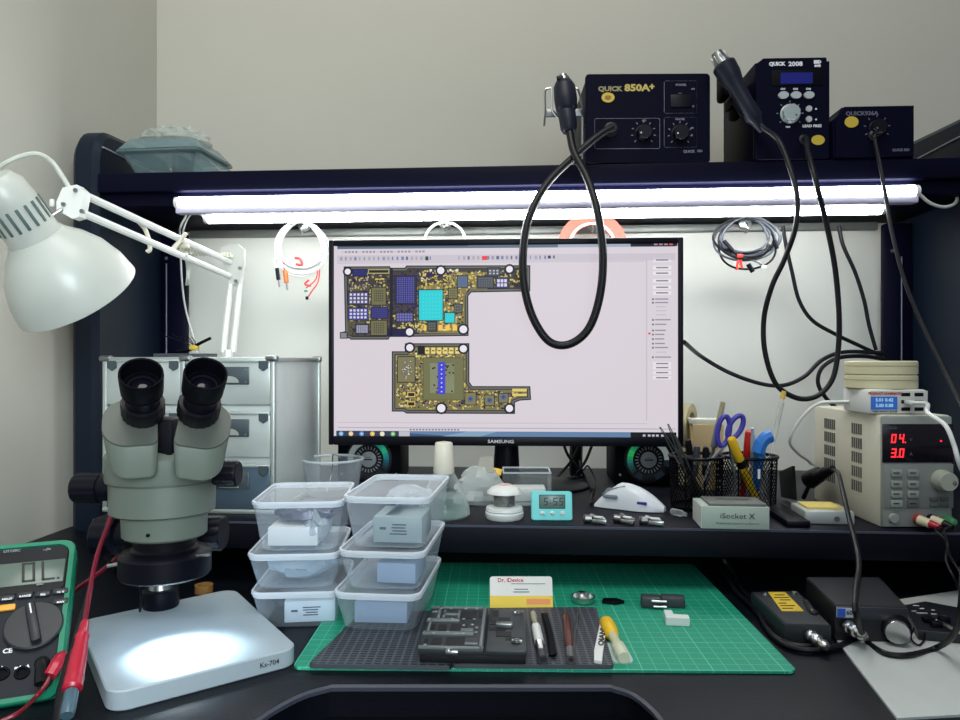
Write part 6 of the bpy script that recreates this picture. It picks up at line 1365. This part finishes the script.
for px, py in ((928, 622), (944, 622), (936, 627)): p_ = PZ(px, py, DZ + .012); obj('component', B(blackp).box(p_ + Vector((0, 0, .0025)), (.010, .007, .006), .0008), cb)
b = B(silver)
for k_ in range(3): b.tube([PZ(935 + 4 * k_, 620 + k_, DZ + .014), PZ(946 + 4 * k_, 626 + k_, DZ + .016), PZ(960 + 2 * k_, 634, DZ + .012)], .0006)
obj('wire', b, cb)
cable('thin_wire', [PZ(914, 628, DZ + .012), PZ(911, 638, DZ + .006), PZ(918, 645, DZ + .004), PZ(924, 640, DZ + .004), PZ(925, 630, DZ + .012)], .0009, blackm, 'thin black wire loop beside the silver knob', 'wire')
# ================================================================== CABLES BELOW THE MONITOR
t = thing('cable_sleeve', 'black cable sleeve dropping behind the monitor to the riser', 'cable sleeve', T(PY(576, 488, 1.24).x, 1.24, RZ))
obj('sleeve', B(rubber).tube([PY(577, 430, 1.22), PY(576, 455, 1.23), PY(576, 472, 1.24), Vector((PY(577, 488, 1.24).x, 1.24, RZ + .004))], .011), t)
for a_, lab in ((((562, 440), (568, 455), (578, 468), (586, 478), (592, 490)), 'black cable crossing down behind the monitor right of the sleeve'), (((594, 440), (586, 460), (578, 472), (572, 484), (566, 492)), 'black cable crossing leftward behind the monitor'), (((582, 440), (572, 460), (560, 474), (552, 482)), 'black cable fanning left under the monitor'), (((556, 484), (566, 479), (578, 477), (588, 479), (594, 490)), 'black cable arching low across the sleeve')):
    cable('monitor_cable', [PY(x, y, 1.20) for x, y in a_[:-1]] + [PZ(*a_[-1], RZ + .003)], .0024, rubber, lab)
# ================================================================== CAMERA, LIGHT
cam = bpy.data.cameras.new('camera'); cam.sensor_width = 36; cam.lens = 27; cam.clip_start = .02
co = bpy.data.objects.new('camera', cam); COL.objects.link(co); co.location = O; co.rotation_euler = (PI / 2, 0, TH); SC.camera = co
def area(name, loc, tgt, size, power, col=(1, 1, 1), sy=None):
    l = bpy.data.lights.new(name, 'AREA'); l.energy = power; l.color = col; l.size = size
    if sy: l.shape = 'RECTANGLE'; l.size_y = sy
    o = bpy.data.objects.new(name, l); COL.objects.link(o); o.location = loc
    o.rotation_euler = (Vector(tgt) - Vector(loc)).to_track_quat('-Z', 'Y').to_euler(); return o
area('ceiling_light', (-.1, .25, 2.6), (-.4, 1.3, 1.3), 1.0, 19, (1, .99, .92))
area('room_light', (.3, -1.5, 1.9), (-.2, 1, .9), 1.4, 13, (.74, .88, 1))
wl = area('side_light', (.15, -.45, 1.25), (-.776, .80, .95), .5, 3.0, (.86, .97, 1)); wl.data.spread = math.radians(75)  # fill added to brighten the lower left wall
w = bpy.data.worlds.new('room'); SC.world = w; w.use_nodes = True
bg = w.node_tree.nodes['Background']; bg.inputs[0].default_value = (.80, .87, 1.0, 1); bg.inputs[1].default_value = .16
SC.view_settings.view_transform = 'Standard'; SC.view_settings.look = 'None'; SC.view_settings.exposure = 0; SC.view_settings.gamma = 1
SC.cycles.max_bounces = 8; SC.cycles.transparent_max_bounces = 24; SC.cycles.sample_clamp_indirect = 4; SC.cycles.use_denoising = True
SC.cycles.caustics_reflective = False; SC.cycles.caustics_refractive = False
